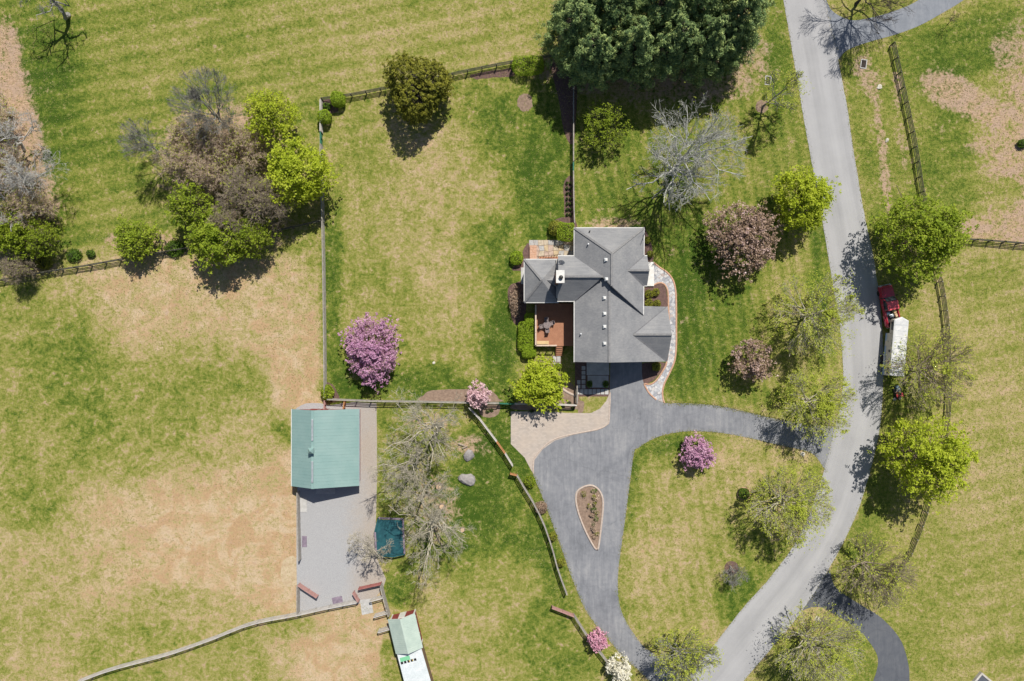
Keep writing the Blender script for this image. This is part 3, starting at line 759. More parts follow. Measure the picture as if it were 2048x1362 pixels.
def build_house():
    house = empty('house', W(1205, 600, 0))
    hb = Matrix.Translation(-house.location)
    tag(house, 'large house with grey shingle roof of many gables and hips', 'house')
    T = 0.16
    def slope(pts, mat='shingle'):
        mb = MB(); mb.slab([tuple(p) for p in pts], T)
        o = mb.build('roof_slope', M[mat], house)
        o.matrix_parent_inverse = hb
        return o
    def part(mb, name, mat, parent=house):
        o = mb.build(name, M[mat], parent)
        if parent is house: o.matrix_parent_inverse = hb
        return o
    eN, rN = 5.4, 8.7
    NW = W(1149, 456, eN); NE = W(1288, 456, eN); AN = W(1224, 507, rN); RS = W(1223, 572, rN); SE = W(1286.5, 629, eN)
    AN.x = RS.x = (AN.x + RS.x) / 2
    rW = 8.05; eW = 5.35
    apW = W(1205.5, 553, rW); rdW = W(1117, 553, rW)
    vN = W(1149, 512, eW); nWW = W(1116, 512, eW); vS = W(1149, 601.5, eW); sWW = W(1115, 602, eW)
    NW.x = vN.x = vS.x = W(1149, 500, eN).x
    rS = 7.8; eSW = 5.3; eSE = 3.2
    SR = W(1218.5, 725, rS); NR = Vector((SR.x, W(1223, 548, rN).y, rS))
    SW_ = W(1149, 725, eSW); SW_.x = NW.x; SW_.y = SR.y
    SE_ = W(1334, 724, eSE); SE_.y = SR.y
    SEn = W(1333.5, 613.5, eSE); SEn.x = SE_.x
    # main slopes
    s_north = [NW, NE, AN]
    slope(s_north)
    west_n = [NW, AN, RS, apW, vS]
    nW = normal(NW, AN, RS)
    # keep the valley points on the slope plane
    for p in (apW, vS):
        p.z = NW.z - (nW.x * (p.x - NW.x) + nW.y * (p.y - NW.y)) / nW.z
    slope(west_n)
    slope([NE, SE, RS, AN])
    west_s = [Vector((SW_.x, W(1149, 590, eSW).y, eSW)), SW_, SR, NR]
    slope(west_s)
    kE = (rS - eSE) / (SE_.x - SR.x)
    zE = lambda x: rS - kE * (x - SR.x)
    yN = SEn.y
    xm = SE.x - 0.25
    slope([NR, SR, SE_, SEn, Vector((xm, yN, zE(xm)))])
    # step walls between the higher north roof and the lower south roof
    mb = MB()
    for a, b in ((RS, SE), (RS, apW)):
        d = (b - a).normalized(); n_ = Vector((-d.y, d.x, 0)).normalized() * 0.05
        mb.loft([[a + n_ - Vector((0, 0, 0.03)), a - n_ - Vector((0, 0, 0.03)), a - n_ - Vector((0, 0, 1.3)), a + n_ - Vector((0, 0, 1.3))],
                 [b + n_ - Vector((0, 0, 0.03)), b - n_ - Vector((0, 0, 0.03)), b - n_ - Vector((0, 0, 0.55)), b + n_ - Vector((0, 0, 0.55))]])
    part(mb, 'roof_step', 'wall_shade')
    # west wing
    rdE = Vector((apW.x, rdW.y, rW))
    slope([rdE, rdW, nWW, Vector((vN.x, nWW.y, eW))])
    slope([rdE, rdW, sWW, Vector((vS.x, sWW.y, eW))])
    # sun room pyramid
    eP = 4.5
    p1 = W(1049, 519, eP); p3 = W(1049, 604.5, eP); xE = rdW.x + 0.25
    p2 = Vector((xE, p1.y, eP)); p4 = Vector((xE, p3.y, eP)); pa = W(1083.5, 560.5, 6.5)
    for tri in ((p1, p2, pa), (p1, p3, pa), (p3, p4, pa), (p2, p4, pa)):
        slope(tri)
    c1 = W(1094, 560.5, 5.95); c2 = Vector((rdW.x + 0.1, c1.y, 5.95))
    slope([c1, c2, Vector((c2.x, c1.y + 1.0, 5.0)), ]); slope([c1, c2, Vector((c2.x, c1.y - 1.0, 5.0))])
    # entry gable
    rE = 7.05
    eE = W(1299, 540.5, rE); ea = Vector((W(1254.5, 541, rE).x, eE.y, rE)); en = W(1296.7, 511.7, eN); es = W(1295.5, 571, eN)
    en.x = es.x = eE.x
    slope([ea, eE, en, Vector((NE.x - 0.1, en.y, eN + 0.02))]); slope([ea, eE, es, Vector((NE.x - 0.1, es.y, eN + 0.02))])
    # garage gable
    rG = 5.95
    gE = W(1341, 669, rG); ga = Vector((SR.x + (rS - rG) / kE, gE.y, rG)); gE.x = SE_.x + 0.05
    g = 0.03
    up = Vector((0, 0, g))
    slope([ga + up, gE + up, Vector((gE.x, SEn.y, eSE + g))]); slope([ga + up, gE + up, Vector((gE.x, SE_.y, eSE + g))])
    # caps on ridges and hips
    for a, b in ((AN, RS), (Vector((SR.x, RS.y, rS)), SR), (NW, AN), (NE, AN), (rdE, rdW), (ga, gE), (ea, eE), (p1, pa), (p3, pa)):
        cap(house, a, b)
    for o in [c for c in house.children if c.name.startswith('ridge_cap')]:
        o.location -= house.location
    for a, b in ((apW, vS), (apW, vN), (ga, SEn), (ga, SE_), (ea, Vector((NE.x, en.y, eN))), (ea, Vector((NE.x, es.y, eN)))):
        a = Vector(a); b = Vector(b); d = b - a
        mb = MB(); mb.box((0, 0, 0), (d.length * .97, .16, .02)); o = mb.build('valley_flashing', M['wall_shade'], house)
        o.location = (a + b) / 2 + Vector((0, 0, .05)) - house.location; o.rotation_euler = d.to_track_quat('X', 'Z').to_euler()
    before = set(house.children)
    for a, b, out in ((NW, NE, (0, 1, 0)), (NW, vN, (-1, 0, 0)), (vS, SW_, (-1, 0, 0)), (NE, SE, (1, 0, 0)), (SEn, SE_, (1, 0, 0)), (nWW, Vector((vN.x - .15, nWW.y, eW)), (0, 1, 0)), (sWW, Vector((vS.x - .15, sWW.y, eW)), (0, -1, 0)), (p1, p3, (-1, 0, 0)), (p1, p2, (0, 1, 0)), (p3, p4, (0, -1, 0)), (Vector((NE.x, en.y, eN)), en, (0, 1, 0)), (Vector((NE.x, es.y, eN)), es, (0, -1, 0))):
        gutter(house, a, b, out)
    for o in set(house.children) - before:
        o.location -= house.location
    # walls
    ins = 0.4
    wl = MB()
    wl.box(((NW.x + NE.x) / 2, (NW.y + SE.y) / 2, 2.6), (NE.x - NW.x - 2 * ins, NW.y - SE.y - 2 * ins, 5.2))
    wl.box(((rdW.x + NW.x) / 2, (nWW.y + sWW.y) / 2, 2.595), (NW.x - rdW.x + 0.2, nWW.y - sWW.y - 2 * ins, 5.19))
    wl.box(((p1.x + xE) / 2, (p1.y + p3.y) / 2, 2.15), (xE - p1.x - 2 * ins, p1.y - p3.y - 2 * ins, 4.3))
    # south block with its gable wall
    y0 = SW_.y + ins; y1 = SE.y + 0.2
    sec = [(SW_.x + ins, 0), (SE_.x - ins, 0), (SE_.x - ins, eSE - 0.05), (SR.x, rS - 0.32), (SW_.x + ins, eSW - 0.05)]
    wl.loft([[(x, y0, z) for x, z in sec], [(x, y1, z) for x, z in sec]])
    # garage bay under the gable
    wl.box((SE_.x - 3.0, (SEn.y + SE_.y) / 2, 1.5), (5.0, SEn.y - SE_.y - 2 * ins, 3.0))
    # wing gable and entry gable walls
    gx = rdW.x + 0.25
    wl.prism([(gx, nWW.y - ins), (gx + 0.2, nWW.y - ins), (gx + 0.2, sWW.y + ins), (gx, sWW.y + ins)], 5.0, 5.25)
    wl.loft([[(gx, nWW.y - ins, 5.2), (gx, sWW.y + ins, 5.2), (gx, rdW.y, rW - 0.35)], [(gx + .2, nWW.y - ins, 5.2), (gx + .2, sWW.y + ins, 5.2), (gx + .2, rdW.y, rW - 0.35)]])
    ex = eE.x - 0.35
    wl.loft([[(ex, en.y - .3, 5.2), (ex, es.y + .3, 5.2), (ex, eE.y, rE - 0.3)], [(ex - .2, en.y - .3, 5.2), (ex - .2, es.y + .3, 5.2), (ex - .2, eE.y, rE - 0.3)]])
    ex2 = gE.x - 0.4
    wl.loft([[(ex2, SEn.y - .4, 2.9), (ex2, SE_.y + .4, 2.9), (ex2, gE.y, rG - 0.3)], [(ex2 - .2, SEn.y - .4, 2.9), (ex2 - .2, SE_.y + .4, 2.9), (ex2 - .2, gE.y, rG - 0.3)]])
    part(wl, 'wall', 'siding')
    # porch floor, columns, door
    mb = MB(); a = W(1296, 524, 0.3); b = W(1308, 572, 0.3)
    mb.box(((a.x + b.x) / 2 - 0.6, (a.y + b.y) / 2, 0.15), (b.x - a.x + 1.2, a.y - b.y, 0.3)); part(mb, 'porch_floor', 'trim')
    for yy in (en.y - 0.3, es.y + 0.3):
        mb = MB(); mb.cyl((eE.x - 0.3, yy, 0.3), (eE.x - 0.3, yy, 5.25), 0.13, 0.11, 12); part(mb, 'porch_column', 'trim')
    def window(c, s, ax):
        mb = MB(); sz = (0.06, s[0], s[1]) if ax == 'x' else (s[0], 0.06, s[1])
        mb.box(c, sz); o = part(mb, 'window', 'trim')
        mb = MB(); d = (0.02, -0.16, -0.16) if ax == 'x' else (-0.16, 0.02, -0.16)
        mb.box(c, (sz[0] + d[0], sz[1] + d[1], sz[2] + d[2])); p = mb.build('pane', M['glass'], o)
    wx = SW_.x + ins - 0.02
    for yy in (-0.6, -2.4):
        window((wx, yy, 4.2), (1.1, 1.3), 'x')
    for xx in (-1.2, 1.2):
        window((SR.x + xx, y0 - 0.02, 5.4), (1.0, 1.3), 'y')
    for xx in (NW.x + 2.0, NW.x + 4.8, NW.x + 7.6):
        window((xx, NW.y - ins + 0.02, 4.2), (1.1, 1.4), 'y'); window((xx, NW.y - ins + 0.02, 1.6), (1.1, 1.5), 'y')
    for yy in (NW.y - 2.0, NW.y - 4.0, SE.y + 1.6):
        window((NE.x - ins + 0.02, yy, 4.2), (1.1, 1.4), 'x')
    for yy in (p1.y - 1.5, p1.y - 3.1, p1.y - 4.7):
        window((p1.x + ins - 0.02, yy, 2.6), (1.2, 2.2), 'x')
    mb = MB(); mb.box((NE.x - ins + 0.03, eE.y, 1.4), (0.08, 1.2, 2.2)); d = part(mb, 'front_door', 'brown_wall')
    mb = MB(); mb.cyl((NE.x - ins + 0.08, eE.y + 0.45, 1.35), (NE.x - ins + 0.14, eE.y + 0.45, 1.35), 0.04); mb.build('door_knob', M['galv'], d)
    for xx in (W(1238, 724).x, W(1268, 724).x):
        mb = MB(); mb.box((xx, y0 - 0.03, 1.2), (2.0, 0.08, 2.3)); d = part(mb, 'garage_door', 'trim')
        for k in range(3):
            mb = MB(); mb.box((xx, y0 - 0.075, 0.65 + k * 0.56), (1.8, 0.02, 0.42)); mb.build('door_panel', M['trim'], d)
    # white roof vents on the west slopes
    nS = normal(*west_s[:3])
    for i, (x, y) in enumerate(((1212.2, 520), (1213.2, 558.5), (1209, 596), (1209.4, 627.3), (1209.4, 653.5), (1209.4, 687))):
        p = on_plane(x, y, NW if i < 2 else SW_, nW if i < 2 else nS)
        mb = MB(); mb.box((p.x, p.y, p.z + 0.14), (0.36, 0.36, 0.32), bev=0.06); v = part(mb, 'roof_vent', 'trim')
        mb = MB(); mb.box((p.x, p.y, p.z + 0.02), (0.5, 0.5, 0.2)); mb.build('flashing', M['galv'], v)
    nH = normal(*s_north)
    for (x, y, p0, nn, m_) in ((1179, 463, NW, nH, 'black_metal'), (1176, 488.6, NW, nW, 'white_metal'), (1161.3, 667.6, SW_, nS, 'white_metal')):
        p = on_plane(x, y, p0, nn)
        mb = MB(); mb.cyl((p.x, p.y, p.z - 0.1), (p.x, p.y, p.z + 0.5), 0.09); part(mb, 'vent_pipe', m_)
    # chimney
    c = W(1120.7, 553, 9.5)
    mb = MB(); mb.box((c.x, c.y, 4.6), (0.95, 1.5, 9.2)); ch = part(mb, 'chimney', 'brick')
    mb = MB(); mb.box((c.x, c.y, 9.3), (1.14, 1.72, 0.2), bev=0.03); mb.build('chimney_cap', M['trim'], ch)
    mb = MB(); mb.lathe((c.x + 0.08, c.y - 0.12, 9.4), [(0.2, 0), (0.2, 0.25), (0.29, 0.27), (0.24, 0.36), (0.05, 0.42)], 14); mb.build('flue', M['black_metal'], ch)
    # satellite dish on the wing
    q = W(1123, 525, 6.6)
    mb = MB(); qd = Vector((-0.2, -0.75, 0.55)).to_track_quat('Z', 'Y')
    rings = []
    for r, z in ((0.02, -0.12), (0.22, -0.1), (0.42, 0.0), (0.44, 0.02), (0.40, 0.03), (0.2, -0.06), (0.01, -0.08)):
        rings.append([q + Vector((0, 0, 0.35)) + qd @ Vector((math.cos(2 * math.pi * i / 18) * r, math.sin(2 * math.pi * i / 18) * r, z)) for i in range(18)])
    mb.loft(rings); ds = part(mb, 'satellite_dish', 'galv')
    mb = MB(); mb.cyl((q.x, q.y, q.z - 0.9), (q.x, q.y, q.z + 0.3), 0.035); mb.build('dish_arm', M['galv'], ds)
build_house()

# ------------------------------------------------------------------ deck, patio, entrance paving
def build_deck():
    z = 1.15
    a = W(1070, 607, z); b = W(1146, 692, z)
    x0, x1, y1, y0 = a.x, b.x, a.y, b.y
    dk = empty('deck', ((x0 + x1) / 2, (y0 + y1) / 2, 0))
    tag(dk, 'reddish cedar deck in the corner of the house with pale railings', 'deck')
    o0 = dk.location
    def part(mb, name, mat):
        o = mb.build(name, M[mat], dk); o.matrix_parent_inverse = Matrix.Translation(-o0); return o
    n = 40
    bw = (y1 - y0) / n
    me = None
    for i in range(n):
        if me is None:
            mb = MB(); mb.box((0, 0, 0), (x1 - x0, bw - 0.012, 0.04))
            o = mb.build('deck_board', M['deck'], dk); me = o.data
        else:
            o = link('deck_board', me, None, dk)
        o.location = ((x0 + x1) / 2 - o0.x, y0 + bw * (i + 0.5) - o0.y, z - 0.02 + 0.0008 * (i % 3))
    mb = MB(); mb.box(((x0 + x1) / 2, y0 + 0.05, z - 0.17), (x1 - x0 - .05, 0.06, 0.24)); mb.box((x0 + 0.05, (y0 + y1) / 2, z - 0.17), (0.06, y1 - y0 - 0.2, 0.24)); part(mb, 'rim_joist', 'deck')
    xs = W(1112, 692, z).x
    for p in ((x0 + .1, y0 + .1), (x0 + .1, (y0 + y1) / 2), (xs, y0 + .1), (x0 + .1, y1 - 1.6)):
        mb = MB(); mb.box((p[0], p[1], z / 2 - .02), (0.14, 0.14, z - .04)); part(mb, 'support_post', 'deck')
    # railings
    def rail(pa, pb, nb):
        pa = Vector((pa[0], pa[1], 0)); pb = Vector((pb[0], pb[1], 0)); d = pb - pa; ang = math.atan2(d.y, d.x); mid = (pa + pb) / 2
        mb = MB(); mb.box((mid.x, mid.y, z + 0.95), (d.length + .1, 0.2, 0.05), ang); part(mb, 'handrail', 'deck_rail')
        mb = MB(); mb.box((mid.x, mid.y, z + 0.12), (d.length, 0.06, 0.06), ang); part(mb, 'bottom_rail', 'deck_rail')
        for k in range(nb + 1):
            p = pa + d * k / nb
            mb = MB(); mb.box((p.x, p.y, z + 0.5), (0.12, 0.12, 1.02)); part(mb, 'rail_post', 'deck_rail')
        mb = MB()
        for k in range(int(d.length / 0.16)):
            p = pa + d * (k + .5) / int(d.length / 0.16)
            mb.box((p.x, p.y, z + 0.53), (0.035, 0.035, 0.8))
        o = part(mb, 'balusters', 'deck_rail'); o['kind'] = 'stuff'
    rail((x0 + .08, y0 + .08), (x0 + .08, y1 - 0.3), 6)
    rail((x0 + .08, y0 + .08), (xs, y0 + .08), 3)
    # stairs going down to the south
    xe = W(1123, 692, z).x
    for k in range(5):
        zt = z - (k + 1) * z / 6
        mb = MB(); mb.box(((xs + xe) / 2 + .1, y0 - 0.16 - k * 0.28, zt), (xe - xs, 0.26, 0.05)); part(mb, 'stair_tread', 'deck')
        mb = MB(); mb.box(((xs + xe) / 2 + .1, y0 - 0.30 - k * 0.28, zt - 0.11), (xe - xs - .04, 0.03, 0.15)); part(mb, 'stair_riser', 'brown_wall')
    for xx in (xs + .04, xe + .16):
        mb = MB(); mb.loft([[(xx - .03, y0 - .02, z - .05), (xx + .03, y0 - .02, z - .05), (xx + .03, y0 - .02, z - .35), (xx - .03, y0 - .02, z - .35)], [(xx - .03, y0 - 1.6, 0.12), (xx + .03, y0 - 1.6, .12), (xx + .03, y0 - 1.6, 0), (xx - .03, y0 - 1.6, 0)]]); part(mb, 'stair_stringer', 'deck')
    # bench
    bn = empty('bench', ((x0 + W(1098, 690, z).x) / 2, y0 + 0.5, z))
    tag(bn, 'pale pine bench along the south railing of the deck', 'bench')
    L = W(1098, 690, z).x - x0 - .3
    for k in range(3):
        mb = MB(); mb.box((0.1, -0.17 + k * 0.17, 0.45), (L, 0.15, 0.04)); mb.build('slat', M['pine_wood'], bn)
    for s in (-1, 1):
        mb = MB(); mb.box((0.1 + s * (L / 2 - .2), 0, 0.21), (0.08, 0.42, 0.42)); mb.build('leg', M['pine_wood'], bn)
    # table and chairs
    tc = W(1093.5, 650, z); tc.z = z
    tb = empty('patio_table', tc); tag(tb, 'round taupe table between wicker chairs on the deck', 'table')
    mb = MB(); mb.lathe((0, 0, 0.68), [(0.5, 0), (0.55, 0.02), (0.55, 0.05), (0.5, 0.06)], 22); mb.build('tabletop', M['wicker'], tb)
    mb = MB(); mb.lathe((0, 0, 0), [(0.3, 0), (0.28, 0.04), (0.06, 0.08), (0.06, 0.66), (0.2, 0.68)], 12); mb.build('pedestal', M['black_metal'], tb)
    for i, (ang, nm) in enumerate(((95, 'north'), (20, 'east'), (195, 'west'), (275, 'south'))):
        t = math.radians(ang)
        ch = empty('patio_chair', (tc.x + math.cos(t) * 0.78, tc.y + math.sin(t) * 0.78, z), t + math.pi / 2)
        tag(ch, 'taupe wicker chair on the %s side of the deck table' % nm, 'chair', 'chairs round the deck table')
        mb = MB(); mb.box((0, 0, 0.40), (0.55, 0.52, 0.1), bev=0.03); mb.build('seat', M['wicker'], ch)
        mb = MB(); mb.loft([[(-.27, -.28, .4), (.27, -.28, .4), (.27, -.22, .4), (-.27, -.22, .4)], [(-.25, -.38, .95), (.25, -.38, .95), (.25, -.33, .95), (-.25, -.33, .95)]]); mb.build('backrest', M['wicker'], ch)
        for sx in (-1, 1):
            mb = MB(); mb.box((sx * .27, -.02, .58), (.06, .5, .05)); mb.build('armrest', M['wicker'], ch)
            for sy in (-1, 1):
                mb = MB(); mb.box((sx * .24, sy * .22, .18), (.05, .05, .36)); mb.build('leg', M['wicker'], ch)
build_deck()

def build_paving():
    rg = random.Random(4)
    # flagstone patio north-west of the house
    base = sheet('patio', [(1058, 480), (1147, 480), (1147, 526), (1058, 526)], 0.02, M['mulch_tan'], smooth=False)
    xs_, ys_ = 9, 4
    X = [[1058 + 89 * i / xs_ + (rg.uniform(-2.4, 2.4) if 0 < i < xs_ else 0) for i in range(xs_ + 1)] for j in range(ys_ + 1)]
    Yy = [[480 + 44 * j / ys_ + (rg.uniform(-2, 2) if 0 < j < ys_ else 0) for i in range(xs_ + 1)] for j in range(ys_ + 1)]
    def stone(parent, name, quad, z0, z1, mat, gap=0.03):
        P = gpx(quad); c = P.mean(0)
        P = c + (P - c) * (1 - 2 * gap / np.linalg.norm(P[0] - P[2]) * 1.4)
        mb = MB(); mb.prism(P[::-1], z0, z1); mb.build(name, mat, parent)
    for j in range(ys_):
        for i in range(xs_):
            q = [(X[j][i], Yy[j][i]), (X[j][i + 1], Yy[j][i + 1]), (X[j + 1][i + 1], Yy[j + 1][i + 1]), (X[j + 1][i], Yy[j + 1][i])]
            stone(base, 'flagstone', q, 0.022, 0.05 + rg.uniform(0, .008), rg.choice(M['flag']))
    # low brick seat wall and railing beside the patio
    wl = empty('seat_wall', W(1066, 508, 0)); tag(wl, 'low brick seat wall on the west edge of the stone patio', 'wall')
    for k in range(7):
        mb = MB(); mb.box((0, 1.05 - k * 0.35, 0.23), (1.0, 0.34, 0.46 + 0.004 * (k % 2)), bev=0.01); mb.build('brick_course', M['brick_edge'], wl)
    st = empty('patio_steps', W(1100, 514, 0)); tag(st, 'wooden steps with dark rail on the south side of the stone patio', 'steps')
    for k in range(3):
        mb = MB(); mb.box((0, -0.1 - 0.2 * k, 0.1 + 0.2 * k), (3.2, 0.24, 0.08)); mb.build('tread', M['deck'], st)
    mb = MB(); mb.box((-0.2, 0.12, 0.9), (3.4, 0.06, 0.08), math.radians(6)); mb.build('handrail', M['brown_wall'], st)
    for k in range(9):
        mb = MB(); mb.box((-1.75 + k * 0.4, 0.12 + (k - 4) * 0.04, 0.45), (0.05, 0.05, 0.9)); mb.build('baluster', M['brown_wall'], st)
    # square pavers at the south entrance
    base = sheet('entrance_path', [(1150, 722), (1219, 722), (1219, 793), (1150, 793)], 0.008, M['mulch'], smooth=False)
    for i in range(8):
        stone(base, 'paver', [(1151.5 + i * 8.3, 778), (1159 + i * 8.3, 778), (1159 + i * 8.3, 789), (1151.5 + i * 8.3, 789)], 0.01, 0.05, M['concrete'], 0.02)
    for i in range(5):
        stone(base, 'paver', [(1163, 732 + i * 9.3), (1171, 732 + i * 9.3), (1171, 740 + i * 9.3), (1163, 740 + i * 9.3)], 0.01, 0.05, M['concrete'], 0.02)
    for i in range(2):
        stone(base, 'paver', [(1154, 760 + i * 9), (1161, 760 + i * 9), (1161, 768 + i * 9), (1154, 768 + i * 9)], 0.01, 0.05, M['concrete'], 0.02)
    stone(base, 'landing_slab', [(1173, 722), (1218, 722), (1218, 750), (1173, 750)], 0.01, 0.16, M['concrete'], 0.01)
    stone(base, 'landing_slab', [(1175, 751), (1217, 751), (1217, 775), (1175, 775)], 0.01, 0.09, M['concrete'], 0.01)
    # stone slabs below the deck stairs, curved stepping edge
    base = sheet('stair_path', [(1105, 711), (1122, 711), (1122, 738), (1105, 738)], 0.012, M['mulch'], smooth=False)
    for i in range(2):
        for j in range(2):
            stone(base, 'paver', [(1106 + i * 8, 712 + j * 13), (1113 + i * 8, 712 + j * 13), (1113 + i * 8, 724 + j * 13), (1106 + i * 8, 724 + j * 13)], 0.014, 0.05, M['concrete'], 0.02)
    base = strip('bed_edging', [(1118, 772), (1128, 780), (1140, 787), (1152, 792)], 0.35, 0.0, 0.06, M['pale_edge'])
    # slab by the west side of the sun room
    sheet('concrete_pad', [(1042, 535), (1050, 535), (1050, 568), (1042, 568)], 0.03, M['concrete'], smooth=False)
build_paving()

# ------------------------------------------------------------------ barn
def build_barn():
    x_w, x_r, x_b, x_e = [W(x, 0, h).x for x, h in ((583.5, 2.7), (625, 4.5), (682, 3.3), (718, 2.45))]
    yN_ = W(0, 818, 2.6).y; yS_ = W(0, 972, 2.6).y
    b = empty('barn', ((x_w + x_e) / 2, (yN_ + yS_) / 2, 0))
    tag(b, 'barn with a green metal roof beside the gravel yard', 'barn')
    inv = Matrix.Translation(-b.location)
    def part(mb, name, mat, par=None):
        o = mb.build(name, M[mat], par or b)
        if par is None: o.matrix_parent_inverse = inv
        return o
    prof = [(x_w, 2.7), (x_r, 4.5), (x_b, 3.3), (x_e, 2.45)]
    n = 12; L = (yN_ - yS_) / n
    for (xa, za), (xb, zb) in zip(prof, prof[1:]):
        me = None
        for k in range(n):
            if me is None:
                mb = MB()
                ln = math.hypot(xb - xa, zb - za)
                mb.box((0, 0, 0), (ln, L - 0.004, 0.05))
                for r in range(2):
                    mb.box((0, -L / 2 + L * (r + .12) / 2, 0.032), (ln - .01, 0.05, 0.016))
                o = mb.build('roof_panel', M['green_roof'], b); me = o.data
            else:
                o = link('roof_panel', me, None, b)
            o.location = Vector(((xa + xb) / 2, yS_ + L * (k + .5), (za + zb) / 2)) - b.location
            o.rotation_euler = (0, -math.atan2(zb - za, xb - xa), 0)
    for (y0, y1) in ((yN_ - 1.25, yN_ - 4.25), (yS_ + 3.9, yS_ + 0.9)):
        mb = MB(); mb.box((x_r + 0.02, (y0 + y1) / 2, 4.64), (0.26, abs(y1 - y0), 0.18), bev=0.02); part(mb, 'ridge_vent', 'galv')
    mb = MB(); mb.box((x_r + 0.02, (yN_ + yS_) / 2, 4.535), (0.36, yN_ - yS_, 0.05)); part(mb, 'ridge_cap', 'green_roof')
    c = W(623, 901, 5.0)
    mb = MB(); mb.box((c.x, c.y, 4.9), (0.5, 0.5, 0.9)); cu = part(mb, 'cupola', 'galv')
    mb = MB(); mb.loft([[(c.x - .4, c.y - .4, 5.35), (c.x + .4, c.y - .4, 5.35), (c.x + .4, c.y + .4, 5.35), (c.x - .4, c.y + .4, 5.35)], [(c.x - .03, c.y - .03, 5.75), (c.x + .03, c.y - .03, 5.75), (c.x + .03, c.y + .03, 5.75), (c.x - .03, c.y + .03, 5.75)]]); mb.build('cupola_roof', M['green_roof'], cu)
    mb = MB(); mb.box((x_w - .06, (yN_ + yS_) / 2, 2.55), (0.14, yN_ - yS_, 0.14)); part(mb, 'gutter', 'trim')
    mb = MB(); mb.box((x_e + .05, (yN_ + yS_) / 2, 2.40), (0.10, yN_ - yS_, 0.12)); part(mb, 'gutter', 'galv')
    ins = 0.35
    sec = [(x_w + ins, 0), (x_e - ins, 0), (x_e - ins, 2.42), (x_b, 3.1), (x_r, 4.28), (x_w + ins, 2.7)]
    mb = MB(); mb.loft([[(x, yS_ + .3, z) for x, z in sec], [(x, yN_ - .3, z) for x, z in sec]]); part(mb, 'wall', 'red_wall')
    for yy, s in ((yS_ + .3, -1), (yN_ - .3, 1)):
        mb = MB(); mb.box((x_r, yy + s * .04, 1.4), (3.0, 0.08, 2.8)); d = part(mb, 'barn_door', 'trim')
        for k in (-1, 1):
            mb = MB(); mb.box((x_r + k * .74, yy + s * .09, 1.4), (1.3, 0.04, 2.5)); mb.build('door_leaf', M['red_wall'], d)
    mb = MB(); mb.box((x_r + 0.6, yS_ - 0.9, 0.05), (2.8, 1.6, 0.1)); part(mb, 'door_slab', 'concrete')
build_barn()

